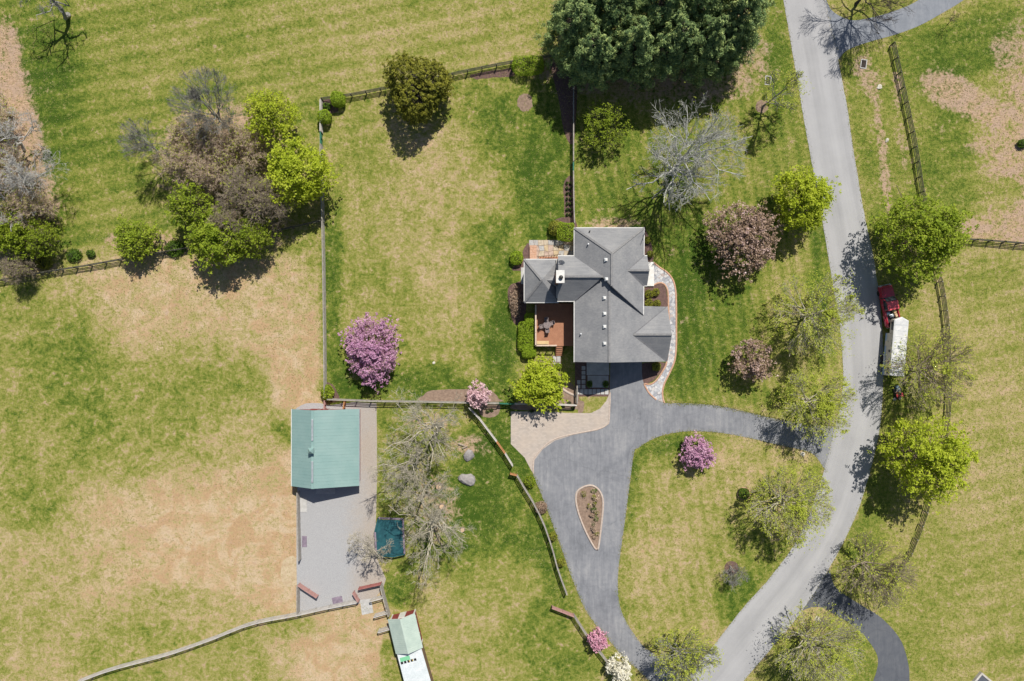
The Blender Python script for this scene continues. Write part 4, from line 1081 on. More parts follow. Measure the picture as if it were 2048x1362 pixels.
def build_shed():
    s = empty('shed', W(812, 1268, 0)); tag(s, 'small red shed with a sage green metal roof and white trim', 'shed')
    inv = Matrix.Translation(-s.location)
    eh, rh = 2.3, 3.3
    nw = W(776, 1239, eh); sw = W(794, 1307, eh); ne = W(829.5, 1229, eh); se = W(843, 1294, eh)
    rn = W(797, 1239, rh); rs = W(815, 1308, rh)
    # tidy to a rectangle
    ax = ((sw - nw) + (se - ne)); ax.z = 0; ax.normalize(); pr = Vector((-ax.y, ax.x, 0))
    mid = (nw + sw + ne + se) / 4; Lh = 2.55; Wh = 2.0
    def pt(u, v, z): q = mid + ax * u + pr * v; return Vector((q.x, q.y, z))
    n = 6
    ang = math.atan2(ax.y, ax.x)
    for side in (-1, 1):
        for k in range(n):
            u0 = -Lh + 2 * Lh * k / n + .002; u1 = -Lh + 2 * Lh * (k + 1) / n - .002
            mb = MB(); mb.slab([pt(u0, 0, rh), pt(u1, 0, rh), pt(u1, side * Wh, eh), pt(u0, side * Wh, eh)], 0.05)
            for r in range(3):
                uu = u0 + (u1 - u0) * (r + .15) / 3
                mb.slab([pt(uu, 0, rh + .03), pt(uu + .04, 0, rh + .03), pt(uu + .04, side * Wh, eh + .03), pt(uu, side * Wh, eh + .03)], 0.03)
            o = mb.build('roof_panel', M['sage_roof'], s); o.matrix_parent_inverse = inv
    def part(mb, name, mat):
        o = mb.build(name, M[mat], s); o.matrix_parent_inverse = inv; return o
    mb = MB(); mb.loft([[pt(-Lh, -.16, rh - .02), pt(-Lh, 0, rh + .05), pt(-Lh, .16, rh - .02)], [pt(Lh, -.16, rh - .02), pt(Lh, 0, rh + .05), pt(Lh, .16, rh - .02)]]); part(mb, 'ridge_cap', 'sage_roof')
    li, wi = Lh - .3, Wh - .3
    sec = [(-wi, 0), (wi, 0), (wi, eh + .08), (0, rh - .1), (-wi, eh + .08)]
    mb = MB(); mb.loft([[pt(-li, v, z) for v, z in sec], [pt(li, v, z) for v, z in sec]]); part(mb, 'wall', 'red_wall')
    for u in (-li, li):
        for v in (-wi, wi):
            mb = MB(); p = pt(u, v, 1.15); mb.box(p, (.16, .16, 2.3), ang); part(mb, 'corner_board', 'trim')
    for side in (-1, 1):
        mb = MB(); mb.slab([pt(-Lh + .02, 0, rh - .05), pt(-Lh + .08, 0, rh - .05), pt(-Lh + .08, side * Wh, eh - .05), pt(-Lh + .02, side * Wh, eh - .05)], .14); part(mb, 'rake_trim', 'trim')
    mb = MB(); mb.box(pt(-li - .03, -.1, 1.1), (.08, .95, 2.0), ang); part(mb, 'door', 'trim')
    for u in (-1.3, 1.2):
        for v in (-wi - .02, wi + .02):
            mb = MB(); mb.box(pt(u, v, 1.3), (.8, .08, .9), ang); o = part(mb, 'window', 'trim')
            mb = MB(); mb.box(pt(u, v, 1.3), (.64, .1, .74), ang); mb.build('pane', M['glass'], o)
    # white membrane-roofed lean-to behind the shed
    t = empty('white_shelter', W(830, 1340, 0)); tag(t, 'long low shelter with flat white roof south of the red shed', 'shelter')
    inv2 = Matrix.Translation(-t.location)
    def part2(mb, name, mat, par=None):
        o = mb.build(name, M[mat], par or t)
        if par is None: o.matrix_parent_inverse = inv2
        return o
    hz = 2.15
    A = W(793, 1304, hz); B = W(841, 1291, hz); C = W(893, 1471, hz); D = W(840, 1486, hz)
    mb = MB(); mb.slab([A, B, C, D], .08); part2(mb, 'roof', 'membrane')
    ctr = (A + B + C + D) / 4
    q = [ctr + (p - ctr) * .94 for p in (A, B, C, D)]
    mb = MB(); mb.prism([(p.x, p.y) for p in q][::-1], 0, hz - .1); part2(mb, 'wall', 'brown_wall')
    ex = (B - A).normalized(); ey = (D - A).normalized()
    P0 = W(799, 1316, hz)
    r_ang = math.atan2(ex.y, ex.x)
    mb = MB(); mb.box(W(810, 1317.5, hz) + Vector((0, 0, .004)), (1.45, .6, .012), r_ang); part2(mb, 'green_sheet', 'tarp_green')
    for k in range(5):
        p = W(804 + k * 6.6, 1326 - k * 1.75, hz) + Vector((0, 0, .016))
        mb = MB(); mb.box(p, (.34, .36, .012), r_ang); o = part2(mb, 'roof_mark', 'dark')
        if k in (2, 3):
            mb = MB(); mb.box(p + Vector((.14, .05, .008)), (.12, .22, .012), r_ang); mb.build('roof_mark', M['yellow'], o)
build_shed()

def build_corner_frame():
    t = empty('raised_bed', W(1964, 1372, 0)); tag(t, 'dark raised bed with pale timber edges cut by the bottom right corner', 'raised bed')
    h = .45
    a = W(1964, 1345, h)
    d1 = Vector((math.cos(math.radians(-40)), math.sin(math.radians(-40)), 0)); d2 = Vector((math.cos(math.radians(-130)), math.sin(math.radians(-130)), 0))
    c = a + d1 * 1.6 + d2 * 1.8; o0 = t.location.copy()
    def pt(u, v): q = a + d1 * u + d2 * v; return (q.x - o0.x, q.y - o0.y)
    for (u0, v0, u1, v1) in ((0, 0, 3.2, .26), (0, .26, .26, 3.34), (2.94, .26, 3.2, 3.34), (0, 3.34, 3.2, 3.6)):
        mb = MB(); mb.prism([pt(u0, v0), pt(u1, v0), pt(u1, v1), pt(u0, v1)][::-1], 0, h); mb.build('timber', M['fence_pale'], t)
    mb = MB(); mb.prism([pt(.26, .26), pt(2.94, .26), pt(2.94, 3.34), pt(.26, 3.34)][::-1], 0, h - .1); mb.build('soil', M['drive_new'], t)
build_corner_frame()

# ------------------------------------------------------------------ fences and gates
_unit = {}
def unit_box(mat):
    if mat not in _unit:
        mb = MB(); mb.box((0, 0, 0), (1, 1, 1))
        bmesh.ops.recalc_face_normals(mb.bm, faces=mb.bm.faces)
        me = bpy.data.meshes.new('board'); mb.bm.to_mesh(me); mb.bm.free(); me.materials.append(M[mat])
        _unit[mat] = me
    return _unit[mat]

FR = random.Random(9)
def fence(pts, label, mat='fence', hgt=1.3, rails=(0.3, 0.62, 0.94, 1.22), bay=2.15, post_mat=None, cap=False, odd=None, group='paddock and yard fences'):
    """posts and boards; pts = photograph pixels of the top line"""
    P = resample(np.array([list(W(x, y, hgt))[:2] for x, y in (catmull(pts, 6) if len(pts) > 2 else np.array(pts, float))]), 400)
    L = np.linalg.norm(np.diff(P, axis=0), axis=1).sum()
    n = max(1, int(round(L / bay)))
    Q = resample(P, n + 1)
    root = empty('fence', (Q[0][0], Q[0][1], 0))
    tag(root, label, 'fence', group)
    pm = unit_box(post_mat or mat)
    for k in range(n + 1):
        a = Q[max(k - 1, 0)]; b = Q[min(k + 1, n)]
        ang = math.atan2(b[1] - a[1], b[0] - a[0])
        hh = hgt + FR.uniform(0.0, 0.09)
        o = link('post', pm, None, root, (Q[k][0] - Q[0][0], Q[k][1] - Q[0][1], hh / 2), (FR.gauss(0, .012), FR.gauss(0, .012), ang), (0.13, 0.13, hh))
    for k in range(n):
        a, b = Q[k], Q[k + 1]
        d = b - a; ln = math.hypot(*d); ang = math.atan2(d[1], d[0])
        off = np.array([-d[1], d[0]]) / ln * 0.085
        for j, z in enumerate(rails):
            m_ = mat
            if odd and k in odd: m_ = odd[k]
            z1 = z + FR.gauss(0, .012)
            c = (a + b) / 2 + off
            o = link('rail', unit_box(m_), None, root, (c[0] - Q[0][0], c[1] - Q[0][1], z1), (0, FR.gauss(0, .006), ang), (ln - .01, 0.035, 0.145))
        if cap:
            m_ = odd[k] if odd and k in odd else mat
            c = (a + b) / 2
            link('cap_board', unit_box(m_), None, root, (c[0] - Q[0][0], c[1] - Q[0][1], hgt + .115), (0, 0, ang), (ln - .006, 0.14, 0.035))
    return root

fence([(640.5, 199), (640.5, 262)], 'short weathered fence beside the round clipped bushes at the yard corner', 'fence_pale', cap=True)
fence([(640.5, 288), (641.5, 350), (644, 450), (646, 560), (647.5, 680), (648.5, 796)], 'long silvery board fence between the brown pasture and the yard', 'fence', cap=True)
fence([(641.5, 196), (700, 187.5), (775, 173), (840, 160), (900, 147), (960, 134), (1026, 121.5), (1080, 112), (1140, 104)], 'dark board fence between the mown field and the yard', 'fence_dark', cap=False, rails=(.3, .6, .9, 1.2))
fence([(1147, 172), (1147, 240), (1147, 322)], 'board fence running south from the pines, shaded at its north end', 'fence', cap=True)
fence([(1147, 342), (1147.5, 400), (1149, 446)], 'short board fence behind the narrow planted bed north of the house', 'fence', cap=True)
fence([(654, 799), (740, 802.5), (840, 804), (940, 806), (998, 807)], 'brown board fence along the south side of the yard by the barn', 'fence', post_mat='fence_dark', cap=True, hgt=1.35)
fence([(1029, 808), (1090, 809), (1153, 811)], 'pale board fence behind the lime green tree south of the deck', 'fence_pale', cap=True, hgt=1.2)
fence([(1154.5, 807), (1154.5, 772)], 'short board fence at the corner of the entrance path', 'fence', cap=True, hgt=1.2, bay=1.4)
fence([(938, 816), (953, 831), (975, 860), (994, 885), (1004, 898), (1025, 932)], 'slanting board fence with one orange board south of the pink magnolia', 'fence_pale', cap=True, odd={3: 'rust_wood'})
fence([(1034, 952), (1052.5, 983.5), (1071, 1014), (1089.5, 1054), (1105, 1100), (1117, 1144), (1134, 1190)], 'long board fence beside the western edge of the driveway', 'fence', cap=True)
fence([(1149, 1234), (1176, 1276), (1196, 1301), (1215, 1326), (1245, 1366)], 'board fence behind the small pink and white blossom trees', 'fence', cap=True)
fence([(-30, 565), (0, 560), (84, 544.5), (169, 531), (236, 519), (311, 506), (375, 495.6), (450, 481), (540, 463), (640, 441)], 'long dark fence between the grove and the brown pasture', 'fence_dark', cap=False)
fence([(150, 1367), (210, 1344), (271, 1327), (339, 1309), (427, 1278), (502, 1249), (593, 1231), (650, 1218), (714, 1205)], 'long pale board fence across the bottom of the pasture', 'fence_pale', post_mat='fence_dark', cap=True)
fence([(594, 986), (595, 1050), (597, 1122)], 'weathered fence south of the barn on the pasture side', 'fence', cap=True, hgt=1.25)
fence([(594, 1172), (594, 1228)], 'short weathered fence between the sand patch and the pasture corner', 'fence', cap=True, hgt=1.25)
fence([(761, 1173), (767, 1198), (777, 1233)], 'short grey fence between the red gate and the red shed', 'fence', cap=True, hgt=1.35, bay=1.7)
for i, (a, b, nm) in enumerate((((740, 1203), (765, 1196), 'northern'), ((748, 1234.5), (774, 1227), 'middle'), ((756, 1265), (779, 1258.5), 'southern'))):
    fence([a, b], '%s one of three short pale stall partitions by the shed' % nm, 'fence_pale', cap=True, hgt=1.35, bay=1.9, group='stall partitions')
fence([(1790, 84), (1808, 165), (1822, 230), (1834, 290), (1848, 378), (1862, 455), (1876, 532)], 'dark four-board fence along the leaf strewn northern verge', 'fence_dark', cap=False)
fence([(1877, 535), (1887, 570.5), (1893.5, 613), (1897.5, 645), (1900, 700), (1902, 740), (1902, 790), (1899, 840), (1892, 890), (1880, 940), (1866, 985), (1855, 1027), (1832, 1090), (1810, 1136), (1783, 1184), (1770, 1211)], 'curving board fence between the road trees and the east field', 'fence_dark', post_mat='fence', cap=False)
fence([(1902, 477), (1960, 479), (2048, 486), (2100, 491)], 'dark fence at the right edge between leaf litter and east field', 'fence_dark', cap=False)

def gate(a, b, label, mat, hgt=1.25, n=5, swing=0):
    A = W(a[0], a[1], hgt); B = W(b[0], b[1], hgt)
    d = B - A; ln = math.hypot(d.x, d.y); ang = math.atan2(d.y, d.x)
    r = empty('gate', (A.x, A.y, 0), ang); tag(r, label, 'gate', 'farm gates')
    for k in range(n):
        link('rail', unit_box(mat), None, r, (ln / 2, 0, 0.25 + (hgt - .35) * k / (n - 1)), None, (ln, 0.05, 0.13))
    for x in (0.05, ln / 2, ln - 0.05):
        link('upright', unit_box(mat), None, r, (x, 0.055, hgt / 2 + .08), None, (0.1, 0.045, hgt - .1))
    dg = link('brace', unit_box(mat), None, r, (ln / 2, -0.05, hgt / 2 + .05), (0, -math.atan2(hgt - .35, ln), 0), (math.hypot(ln, hgt - .35) * .97, 0.04, 0.1))
    link('top_board', unit_box(mat), None, r, (ln / 2, 0, hgt + .02), None, (ln, 0.17, 0.035))
    return r
gate((595, 1171), (633, 1196), 'open red wooden gate swung into the gravel yard', 'pink_gate')
gate((705, 1186), (716, 1205), 'short red gate hanging open at the end of the pasture fence', 'pink_gate')
gate((716, 1179), (761, 1169), 'wide dark red gate on the north side of the stalls', 'red_gate')
gate((1104, 1216.5), (1148, 1233.5), 'long pink gate on the lawn beside the driveway bend', 'pink_gate')
gate((1020, 948), (1034, 951.5), 'small orange brown gate joining the two driveway fences', 'rust_wood')
gate((648.5, 801), (648, 819), 'rusty brown gate at the northern end of the barn, left of the pair', 'pink_gate', n=4)
gate((689, 800), (686, 818), 'orange gate at the northern end of the barn, right of the pair', 'rust_wood', n=4)
gate((640.5, 262), (640.5, 288), 'narrow green gate below the round clipped bushes', 'green_gate')
gate((1147, 322), (1147, 342), 'narrow green gate in the fence north of the house', 'green_gate')
gate((998, 807), (1029, 808), 'green gate beside the lime green tree in the south fence', 'green_gate')

# ------------------------------------------------------------------ pickup truck and horse trailer
def wheel(par, x, y, r, wdt, name='wheel'):
    mb = MB(); mb.lathe((0, 0, -wdt / 2), [(r * .55, 0), (r * .93, 0), (r, .05), (r, wdt - .05), (r * .93, wdt), (r * .55, wdt)], 20)
    o = mb.build(name, M['rubber'], par); o.location = (x, y, r); o.rotation_euler = (math.pi / 2, 0, 0)
    mb = MB(); mb.lathe((0, 0, -wdt / 2 + .02), [(.02, .03), (r * .5, .0), (r * .56, .0), (r * .56, wdt - .04), (r * .5, wdt - .04), (.02, wdt - .08)], 16)
    mb.build('rim', M['galv'], o)

def build_truck():
    c = W(1788.5, 605, 1.85)
    hd = math.radians(90 + 12)
    t = empty('pickup_truck', (c.x - 0.15, c.y - 0.35, 0.0), hd)
    tag(t, 'dark red pickup truck parked at the roadside, towing the white trailer', 'truck')
    # local +x = forward; cab centre near x=0.35
    hw = 0.98
    def ring(x, w_, z0, z1):
        return [(x, -w_, z0), (x, -w_ - .02, (z0 + z1) / 2), (x, -w_ + .08, z1), (x, w_ - .08, z1), (x, w_ + .02, (z0 + z1) / 2), (x, w_, z0)]
    mb = MB(); mb.loft([ring(2.95, .80, .5, .92), ring(2.75, .93, .42, 1.05), ring(2.2, hw, .42, 1.13), ring(1.35, hw, .42, 1.18), ring(-.75, hw, .45, 1.18), ring(-.8, hw, .45, .8), ring(-3.1, hw, .45, .8)])
    mb.build('body', M['truck_red'], t, smooth=False)
    for s in (-1, 1):
        mb = MB(); mb.box((-1.95, s * (hw - .05), 1.0), (2.3, .14, .46), bev=.03); mb.build('bed_side', M['truck_red'], t)
        mb = MB(); mb.loft([ring(x, .0 + .0, 0, 0.001) for x in ()] or [[(-2.9, s * hw, .55), (-2.9, s * (hw + .14), .55), (-2.9, s * (hw + .12), .9), (-2.9, s * hw, 1.0)], [(-2.2, s * hw, .7), (-2.2, s * (hw + .2), .7), (-2.2, s * (hw + .16), 1.08), (-2.2, s * hw, 1.12)], [(-1.4, s * hw, .55), (-1.4, s * (hw + .14), .55), (-1.4, s * (hw + .12), .9), (-1.4, s * hw, 1.0)]]); mb.build('fender', M['truck_red'], t)
        mb = MB(); mb.box((1.25, s * (hw + .16), 1.25), (.16, .26, .24), bev=.04); mb.build('mirror', M['black_metal'], t)
        mb = MB(); mb.box((2.86, s * .68, .86), (.16, .32, .2), bev=.04); mb.build('headlight', M['lamp'], t)
        mb = MB(); mb.box((-3.1, s * .88, 1.0), (.06, .16, .36)); mb.build('tail_light', M['tail'], t)
        # side windows
        mb = MB(); mb.loft([[(1.0, s * .965, 1.22), (1.0, s * .9, 1.22), (.55, s * .80, 1.72), (.55, s * .86, 1.72)], [(-.62, s * .965, 1.22), (-.62, s * .9, 1.22), (-.55, s * .80, 1.72), (-.55, s * .86, 1.72)]]); mb.build('side_window', M['glass'], t)
        mb = MB(); mb.box((.0, s * (hw + .012), .82), (1.25, .03, .62), bev=.01); d = mb.build('door', M['truck_red'], t)
        mb = MB(); mb.box((-.45, s * (hw + .035), 1.02), (.18, .03, .05)); mb.build('handle', M['black_metal'], d)
        for x in (1.95, -2.2):
            wheel(t, x, s * (hw - .12), .40, .27)
    # cab
    mb = MB(); mb.loft([[(1.15, -.9, 1.16), (1.15, .9, 1.16), (-.72, .9, 1.16), (-.72, -.9, 1.16)], [(.52, -.80, 1.74), (.52, .80, 1.74), (-.66, .80, 1.74), (-.66, -.80, 1.74)]]); mb.build('cab', M['truck_red'], t)
    mb = MB(); mb.box((-.06, 0, 1.79), (1.30, 1.62, .12), bev=.05); mb.build('cab_roof', M['truck_roof'], t)
    mb = MB(); mb.loft([[(1.21, -.82, 1.18), (1.21, .82, 1.18), (1.14, .82, 1.18), (1.14, -.82, 1.18)], [(.66, -.72, 1.70), (.66, .72, 1.70), (.58, .72, 1.70), (.58, -.72, 1.70)]]); mb.build('windshield', M['glass'], t)
    mb = MB(); mb.box((-.735, 0, 1.46), (.04, 1.4, .42)); mb.build('rear_window', M['glass'], t)
    mb = MB(); mb.box((2.0, 0, 1.155), (1.2, 1.2, .05), bev=.02); mb.build('hood', M['truck_red'], t)
    mb = MB(); mb.box((3.0, 0, .62), (.16, 1.8, .22), bev=.05); mb.build('front_bumper', M['galv'], t)
    mb = MB(); mb.box((2.93, 0, .85), (.08, .9, .2)); mb.build('grille', M['black_metal'], t)
    mb = MB(); mb.box((-1.95, 0, .82), (2.2, 1.7, .03)); mb.build('bed_floor', M['black_metal'], t)
    mb = MB(); mb.box((-3.12, 0, .95), (.08, 1.75, .46)); mb.build('tailgate', M['truck_red'], t)
    mb = MB(); mb.box((-3.2, 0, .55), (.16, 1.8, .18), bev=.03); mb.build('rear_bumper', M['galv'], t)
    # goods lying in the bed
    rot = Matrix.Rotation(hd, 3, 'Z')
    def item(name, label, cat, x, y, z, s, mat, bev=.04):
        p = t.location + rot @ Vector((x, y, z))
        mb = MB(); mb.box((0, 0, s[2] / 2), s, bev=bev); mb.box((0, 0, s[2] + .02), (s[0] * .8, s[1] * .8, .05), bev=.01); o = mb.build(name, M[mat], None, p, (0, 0, hd + .15)); tag(o, label, cat)
    item('feed_sack', 'pale teal sack behind the cab in the truck bed', 'sack', -1.05, .5, .84, (.4, .55, .22), 'mower_blue')
    item('cardboard_box', 'tan box on the right of the truck bed behind the cab', 'box', -1.0, -.42, .84, (.5, .4, .34), 'pine_wood', .01)
    item('tool_case', 'grey case lying across the middle of the truck bed', 'case', -1.55, .1, .84, (.45, .6, .25), 'galv')
    item('wood_crate', 'brown crate beside the grey case in the truck bed', 'crate', -1.6, -.55, .84, (.5, .35, .3), 'cut_wood', .01)
build_truck()

M['trailer_roof'] = plain('mottled_white_roof', (0.66, 0.66, 0.65), (0.52, 0.53, 0.54), 1.3, 0.45, fine=7.0)  # off-white with random greyer mottling
def build_trailer():
    h = 2.65
    rl = W(1780.5, 750.5, h); rr = W(1806.5, 752, h); fl = W(1790, 638, h)
    ax = (fl - rl); ax.z = 0; L = ax.length + .35; ax.normalize()
    hd = math.atan2(ax.y, ax.x)
    right = Vector((ax.y, -ax.x, 0))
    hw = 1.0
    o_ = rl + right * hw; o_.z = 0
    t = empty('horse_trailer', o_, hd)
    tag(t, 'white gooseneck horse trailer hitched behind the red pickup truck', 'trailer')
    zb = .55; Lm = L - 2.35
    # main box (x forward, +y is the road side)
    mb = MB(); mb.loft([[(0, -hw, zb), (0, hw, zb), (0, hw, h - .12), (0, -hw, h - .12)], [(Lm, -hw, zb), (Lm, hw, zb), (Lm, hw, h - .12), (Lm, -hw, h - .12)]])
    mb.build('body', M['trailer_side'], t)
    nose = [(Lm - .1, -hw), (L - .45, -hw), (L, 0), (L - .45, hw), (Lm - .1, hw)]
    mb = MB(); mb.prism(nose, 1.55, h - .122); mb.build('gooseneck', M['trailer_side'], t)
    ro = [(-.04, -hw - .03), (L - .43, -hw - .03), (L + .05, 0), (L - .43, hw + .03), (-.04, hw + .03)]
    ri = [(0.0, -hw + .16), (L - .52, -hw + .16), (L - .15, 0), (L - .52, hw - .16), (0, hw - .16)]
    mb = MB(); mb.loft([[(x, y, h - .14) for x, y in ro], [(x, y, h - .06) for x, y in ro], [(x, y, h + .02) for x, y in ri]]); mb.build('roof', M['trailer_roof'], t)
    for k in range(9):
        mb = MB(); mb.box((.5 + k * (L - 1.2) / 8.5, 0, h + .02), (.05, 1.62, .03)); mb.build('roof_bow', M['galv'], t)
    for x in (1.6, 4.2):
        mb = MB(); mb.box((x, .1, h + .06), (.4, .4, .14), bev=.03); mb.build('roof_vent', M['galv'], t)
    for s in (-1, 1):
        mb = MB(); mb.box((Lm / 2, s * (hw + .012), .78), (Lm, .03, .4)); mb.build('blue_band', M['blue_paint'], t)
        for x, w_ in ((.42, .38), (.95, .5), (1.9, .32), (3.5, .32)):
            mb = MB(); mb.box((x, s * (hw + .018), 1.85), (w_, .04, .42)); f = mb.build('window', M['black_metal'], t)
            mb = MB(); mb.box((x, s * (hw + .03), 1.85), (w_ - .1, .04, .32)); mb.build('pane', M['glass'], f)
        mb = MB(); mb.box((L - 1.3, s * (hw + .018), 2.1), (1.2, .04, .5)); f = mb.build('window', M['black_metal'], t)
        mb = MB(); mb.box((L - 1.3, s * (hw + .03), 2.1), (1.1, .04, .4)); mb.build('pane', M['glass'], f)
        mb = MB(); mb.box((4.6, s * (hw + .02), 1.5), (.75, .04, 1.7)); d = mb.build('side_door', M['trailer_side'], t)
        mb = MB(); mb.box((4.9, s * (hw + .05), 1.45), (.06, .04, .2)); mb.build('latch', M['black_metal'], d)
        for k in range(8):
            mb = MB(); mb.box((.25 + k * .68, s * (hw + .008), 1.45), (.03, .02, 1.3)); mb.build('panel_seam', M['galv'], t)
        mb = MB()
        rings = []
        for k in range(9):
            a = math.pi * k / 8
            cx_, cz = 2.0 - math.cos(a) * 1.0, .5 + math.sin(a) ** .5 * .5
            rings.append([(cx_, s * hw, cz), (cx_, s * (hw + .26), cz), (cx_, s * (hw + .26), cz + .05), (cx_, s * hw, cz + .05)])
        mb.loft(rings); mb.build('fender', M['white_metal'], t)
        for x in (1.55, 2.42):
            wheel(t, x, s * (hw + .12), .36, .2)
        mb = MB(); mb.box((-.02, s * .8, 1.0), (.05, .14, .2)); mb.build('tail_light', M['tail'], t)
    mb = MB(); mb.box((-.03, 0, 1.5), (.05, 1.8, 1.8)); d = mb.build('rear_door', M['white_metal'], t)
    mb = MB(); mb.box((-.065, 0, 1.5), (.03, .05, 1.8)); mb.build('door_split', M['black_metal'], d)
    mb = MB(); mb.cyl((L - .75, 0, .85), (L - .75, 0, 1.6), .07); mb.build('coupler_post', M['black_metal'], t)
    mb = MB(); mb.box((Lm / 2, 0, .48), (Lm, .3, .14)); mb.build('chassis', M['black_metal'], t)
    mb = MB(); mb.box((Lm + .35, 0, .3), (.12, .12, .6)); mb.build('landing_leg', M['black_metal'], t)
build_trailer()

def build_mower():
    c = W(1797, 784, .5)
    t = empty('lawn_tractor', (c.x, c.y, 0), math.radians(105))
    tag(t, 'small red lawn tractor with black wheels behind the white trailer', 'tractor')
    mb = MB(); mb.box((-.25, 0, .55), (.75, .7, .3), bev=.1); mb.build('body', M['mower_red'], t)
    mb = MB(); mb.loft([[(.1, -.27, .4), (.1, .27, .4), (.1, .25, .78), (.1, -.25, .78)], [(.95, -.22, .4), (.95, .22, .4), (.9, .18, .68), (.9, -.18, .68)]]); mb.build('hood', M['mower_blue'], t)
    mb = MB(); mb.box((-.3, 0, .76), (.45, .46, .12), bev=.05); s = mb.build('seat', M['black_metal'], t)
    mb = MB(); mb.box((-.52, 0, .96), (.1, .44, .4), bev=.04); mb.build('seat_back', M['mower_red'], s)
    mb = MB(); mb.cyl((.12, 0, .75), (.02, 0, .98), .025); mb.build('steering_column', M['black_metal'], t)
    mb = MB(); mb.lathe((.02, 0, .98), [(.14, 0), (.18, .0), (.18, .03), (.14, .03)], 14); mb.build('steering_wheel', M['black_metal'], t)
    mb = MB(); mb.box((.15, 0, .25), (.9, 1.1, .14), bev=.05); mb.build('mowing_deck', M['black_metal'], t)
    for s_ in (-1, 1):
        wheel(t, -.5, s_ * .45, .30, .24); wheel(t, .72, s_ * .42, .2, .16)
        mb = MB(); mb.box((-.5, s_ * .42, .66), (.6, .2, .06), bev=.02); mb.build('fender', M['mower_red'], t)
    mb = MB(); mb.box((.86, 0, .56), (.08, .34, .12)); mb.build('headlight', M['lamp'], t)
    for i, (x, y, lab) in enumerate(((1787, 798, 'grey bucket on the grass nearest the road, behind the trailer'), (1792, 795, 'dark bucket on the grass just south of the lawn tractor'), (1797.5, 795.5, 'pale bucket on the grass furthest from the road by the tractor'))):
        p = W(x, y, 0)
        r = empty('bucket', p); tag(r, lab, 'bucket', 'buckets behind the trailer')
        mb = MB(); mb.lathe((0, 0, 0), [(.14, 0), (.19, .36), (.2, .38), (.17, .38), (.13, .05)], 14); mb.build('pail', M[('galv', 'black_metal', 'trim')[i]], r)
        mb = MB()
        for k in range(6):
            a0, a1 = math.pi * k / 6, math.pi * (k + 1) / 6
            mb.cyl((math.cos(a0) * .19, .05, .37 + math.sin(a0) * .12), (math.cos(a1) * .19, .05, .37 + math.sin(a1) * .12), .01, n=5)
        mb.build('bail_handle', M['black_metal'], r)
build_mower()

def build_trampoline():
    h = .9
    P = [W(x, y, h) for x, y in ((757, 1036), (806, 1038), (809, 1108), (787, 1113), (753, 1111), (750, 1064))]
    c = sum(P, Vector()) / len(P)
    t = empty('trampoline', (c.x, c.y, 0)); tag(t, 'teal trampoline under the bare tree beside the gravel yard', 'trampoline')
    Q = [(p.x - c.x, p.y - c.y) for p in P][::-1]
    def sc_(f): return [(x * f, y * f) for x, y in Q]
    mb = MB(); mb.prism(sc_(.93), h - .03, h); mb.build('jumping_mat', M['teal_mat'], t)
    n = len(Q)
    for i in range(n):
        a, b = Vector((*Q[i], h + .03)), Vector((*Q[(i + 1) % n], h + .03))
        mb = MB(); d = b - a
        mb.box((a + b) / 2, (d.length, .26, .06), math.atan2(d.y, d.x), bev=.02); mb.build('spring_pad', M['mauve_pad'] if i in (0, 3, 4) else M['teal_mat'], t)
        mb = MB(); mb.cyl((Q[i][0], Q[i][1], 0), (Q[i][0], Q[i][1], h), .035); mb.build('leg', M['galv'], t)
        mb = MB(); mb.cyl((Q[i][0] * 1.03, Q[i][1] * 1.03, 0), (Q[i][0] * 1.03, Q[i][1] * 1.03, 2.2), .022, n=6); mb.build('net_pole', M['black_metal'], t)
build_trampoline()

# ------------------------------------------------------------------ rocks, stumps, drains
def rock(name, x, y, r, label, mat, seed, flat=.6, cat='rock', group=None):
    rg = np.random.default_rng(seed)
    bm = bmesh.new(); bmesh.ops.create_icosphere(bm, subdivisions=2, radius=1)
    ph = rg.uniform(-1, 1, (5, 3)); am = rg.uniform(.06, .2, 5)
    for v in bm.verts:
        c = v.co.copy(); f = 1 + sum(a * math.sin(3 * c.dot(Vector(p)) + i) for i, (a, p) in enumerate(zip(am, ph)))
        v.co = Vector((c.x * f * r * (1 + .2 * ph[0][0]), c.y * f * r * (1 + .2 * ph[1][0]), max(-.15, c.z) * f * r * flat))
    me = bpy.data.meshes.new(name); bm.to_mesh(me); bm.free()
    for p in me.polygons: p.use_smooth = False
    o = link(name, me, M[mat], None, W(x, y, 0), (0, 0, rg.uniform(0, 6))); tag(o, label, cat, group)
rock('boulder', 935, 958, 1.0, 'large grey boulder alone on the grass right of the bare trees', 'rock', 1)
rock('boulder', 935.5, 910, .95, 'brownish grey boulder beside the pale wood chips', 'rock', 2, .5)
rock('rock', 1605, 908, .4, 'pale rock beside the driveway mouth, south side', 'pale_rock', 3)
rock('rock', 1634, 1239, .42, 'white rock at the mouth of the dark southern driveway', 'pale_rock', 4)
rock('rock', 1759, 174, .38, 'white rock on the northern verge near the drain', 'pale_rock', 6)
rock('rock', 1774, 282, .3, 'white rock on the leaf strip midway along the northern verge', 'pale_rock', 7)
rock('rock', 867, 726, .18, 'tiny white stone on the yard lawn right of the redbud', 'pale_rock', 8)
rock('rock', 1800, 768, .25, 'brown stone in the grass behind the trailer', 'rock', 9)
def stump(x, y, r, h, label):
    t = empty('tree_stump', W(x, y, 0)); tag(t, label, 'stump', 'cut stumps under the bare trees')
    mb = MB(); mb.lathe((0, 0, 0), [(r * 1.35, 0), (r * 1.05, h * .4), (r, h)], 14); mb.build('trunk', M['bark_brown'], t)
    mb = MB(); mb.lathe((0, 0, h), [(r * .97, 0), (r * .97, .02), (.02, .025)], 14); mb.build('cut_face', M['cut_wood'], t)
stump(878, 972, .42, .45, 'pale cut stump between the two bare trunks, northern one')
stump(884, 1013, .38, .3, 'orange cut stump right beside the bare trunk')
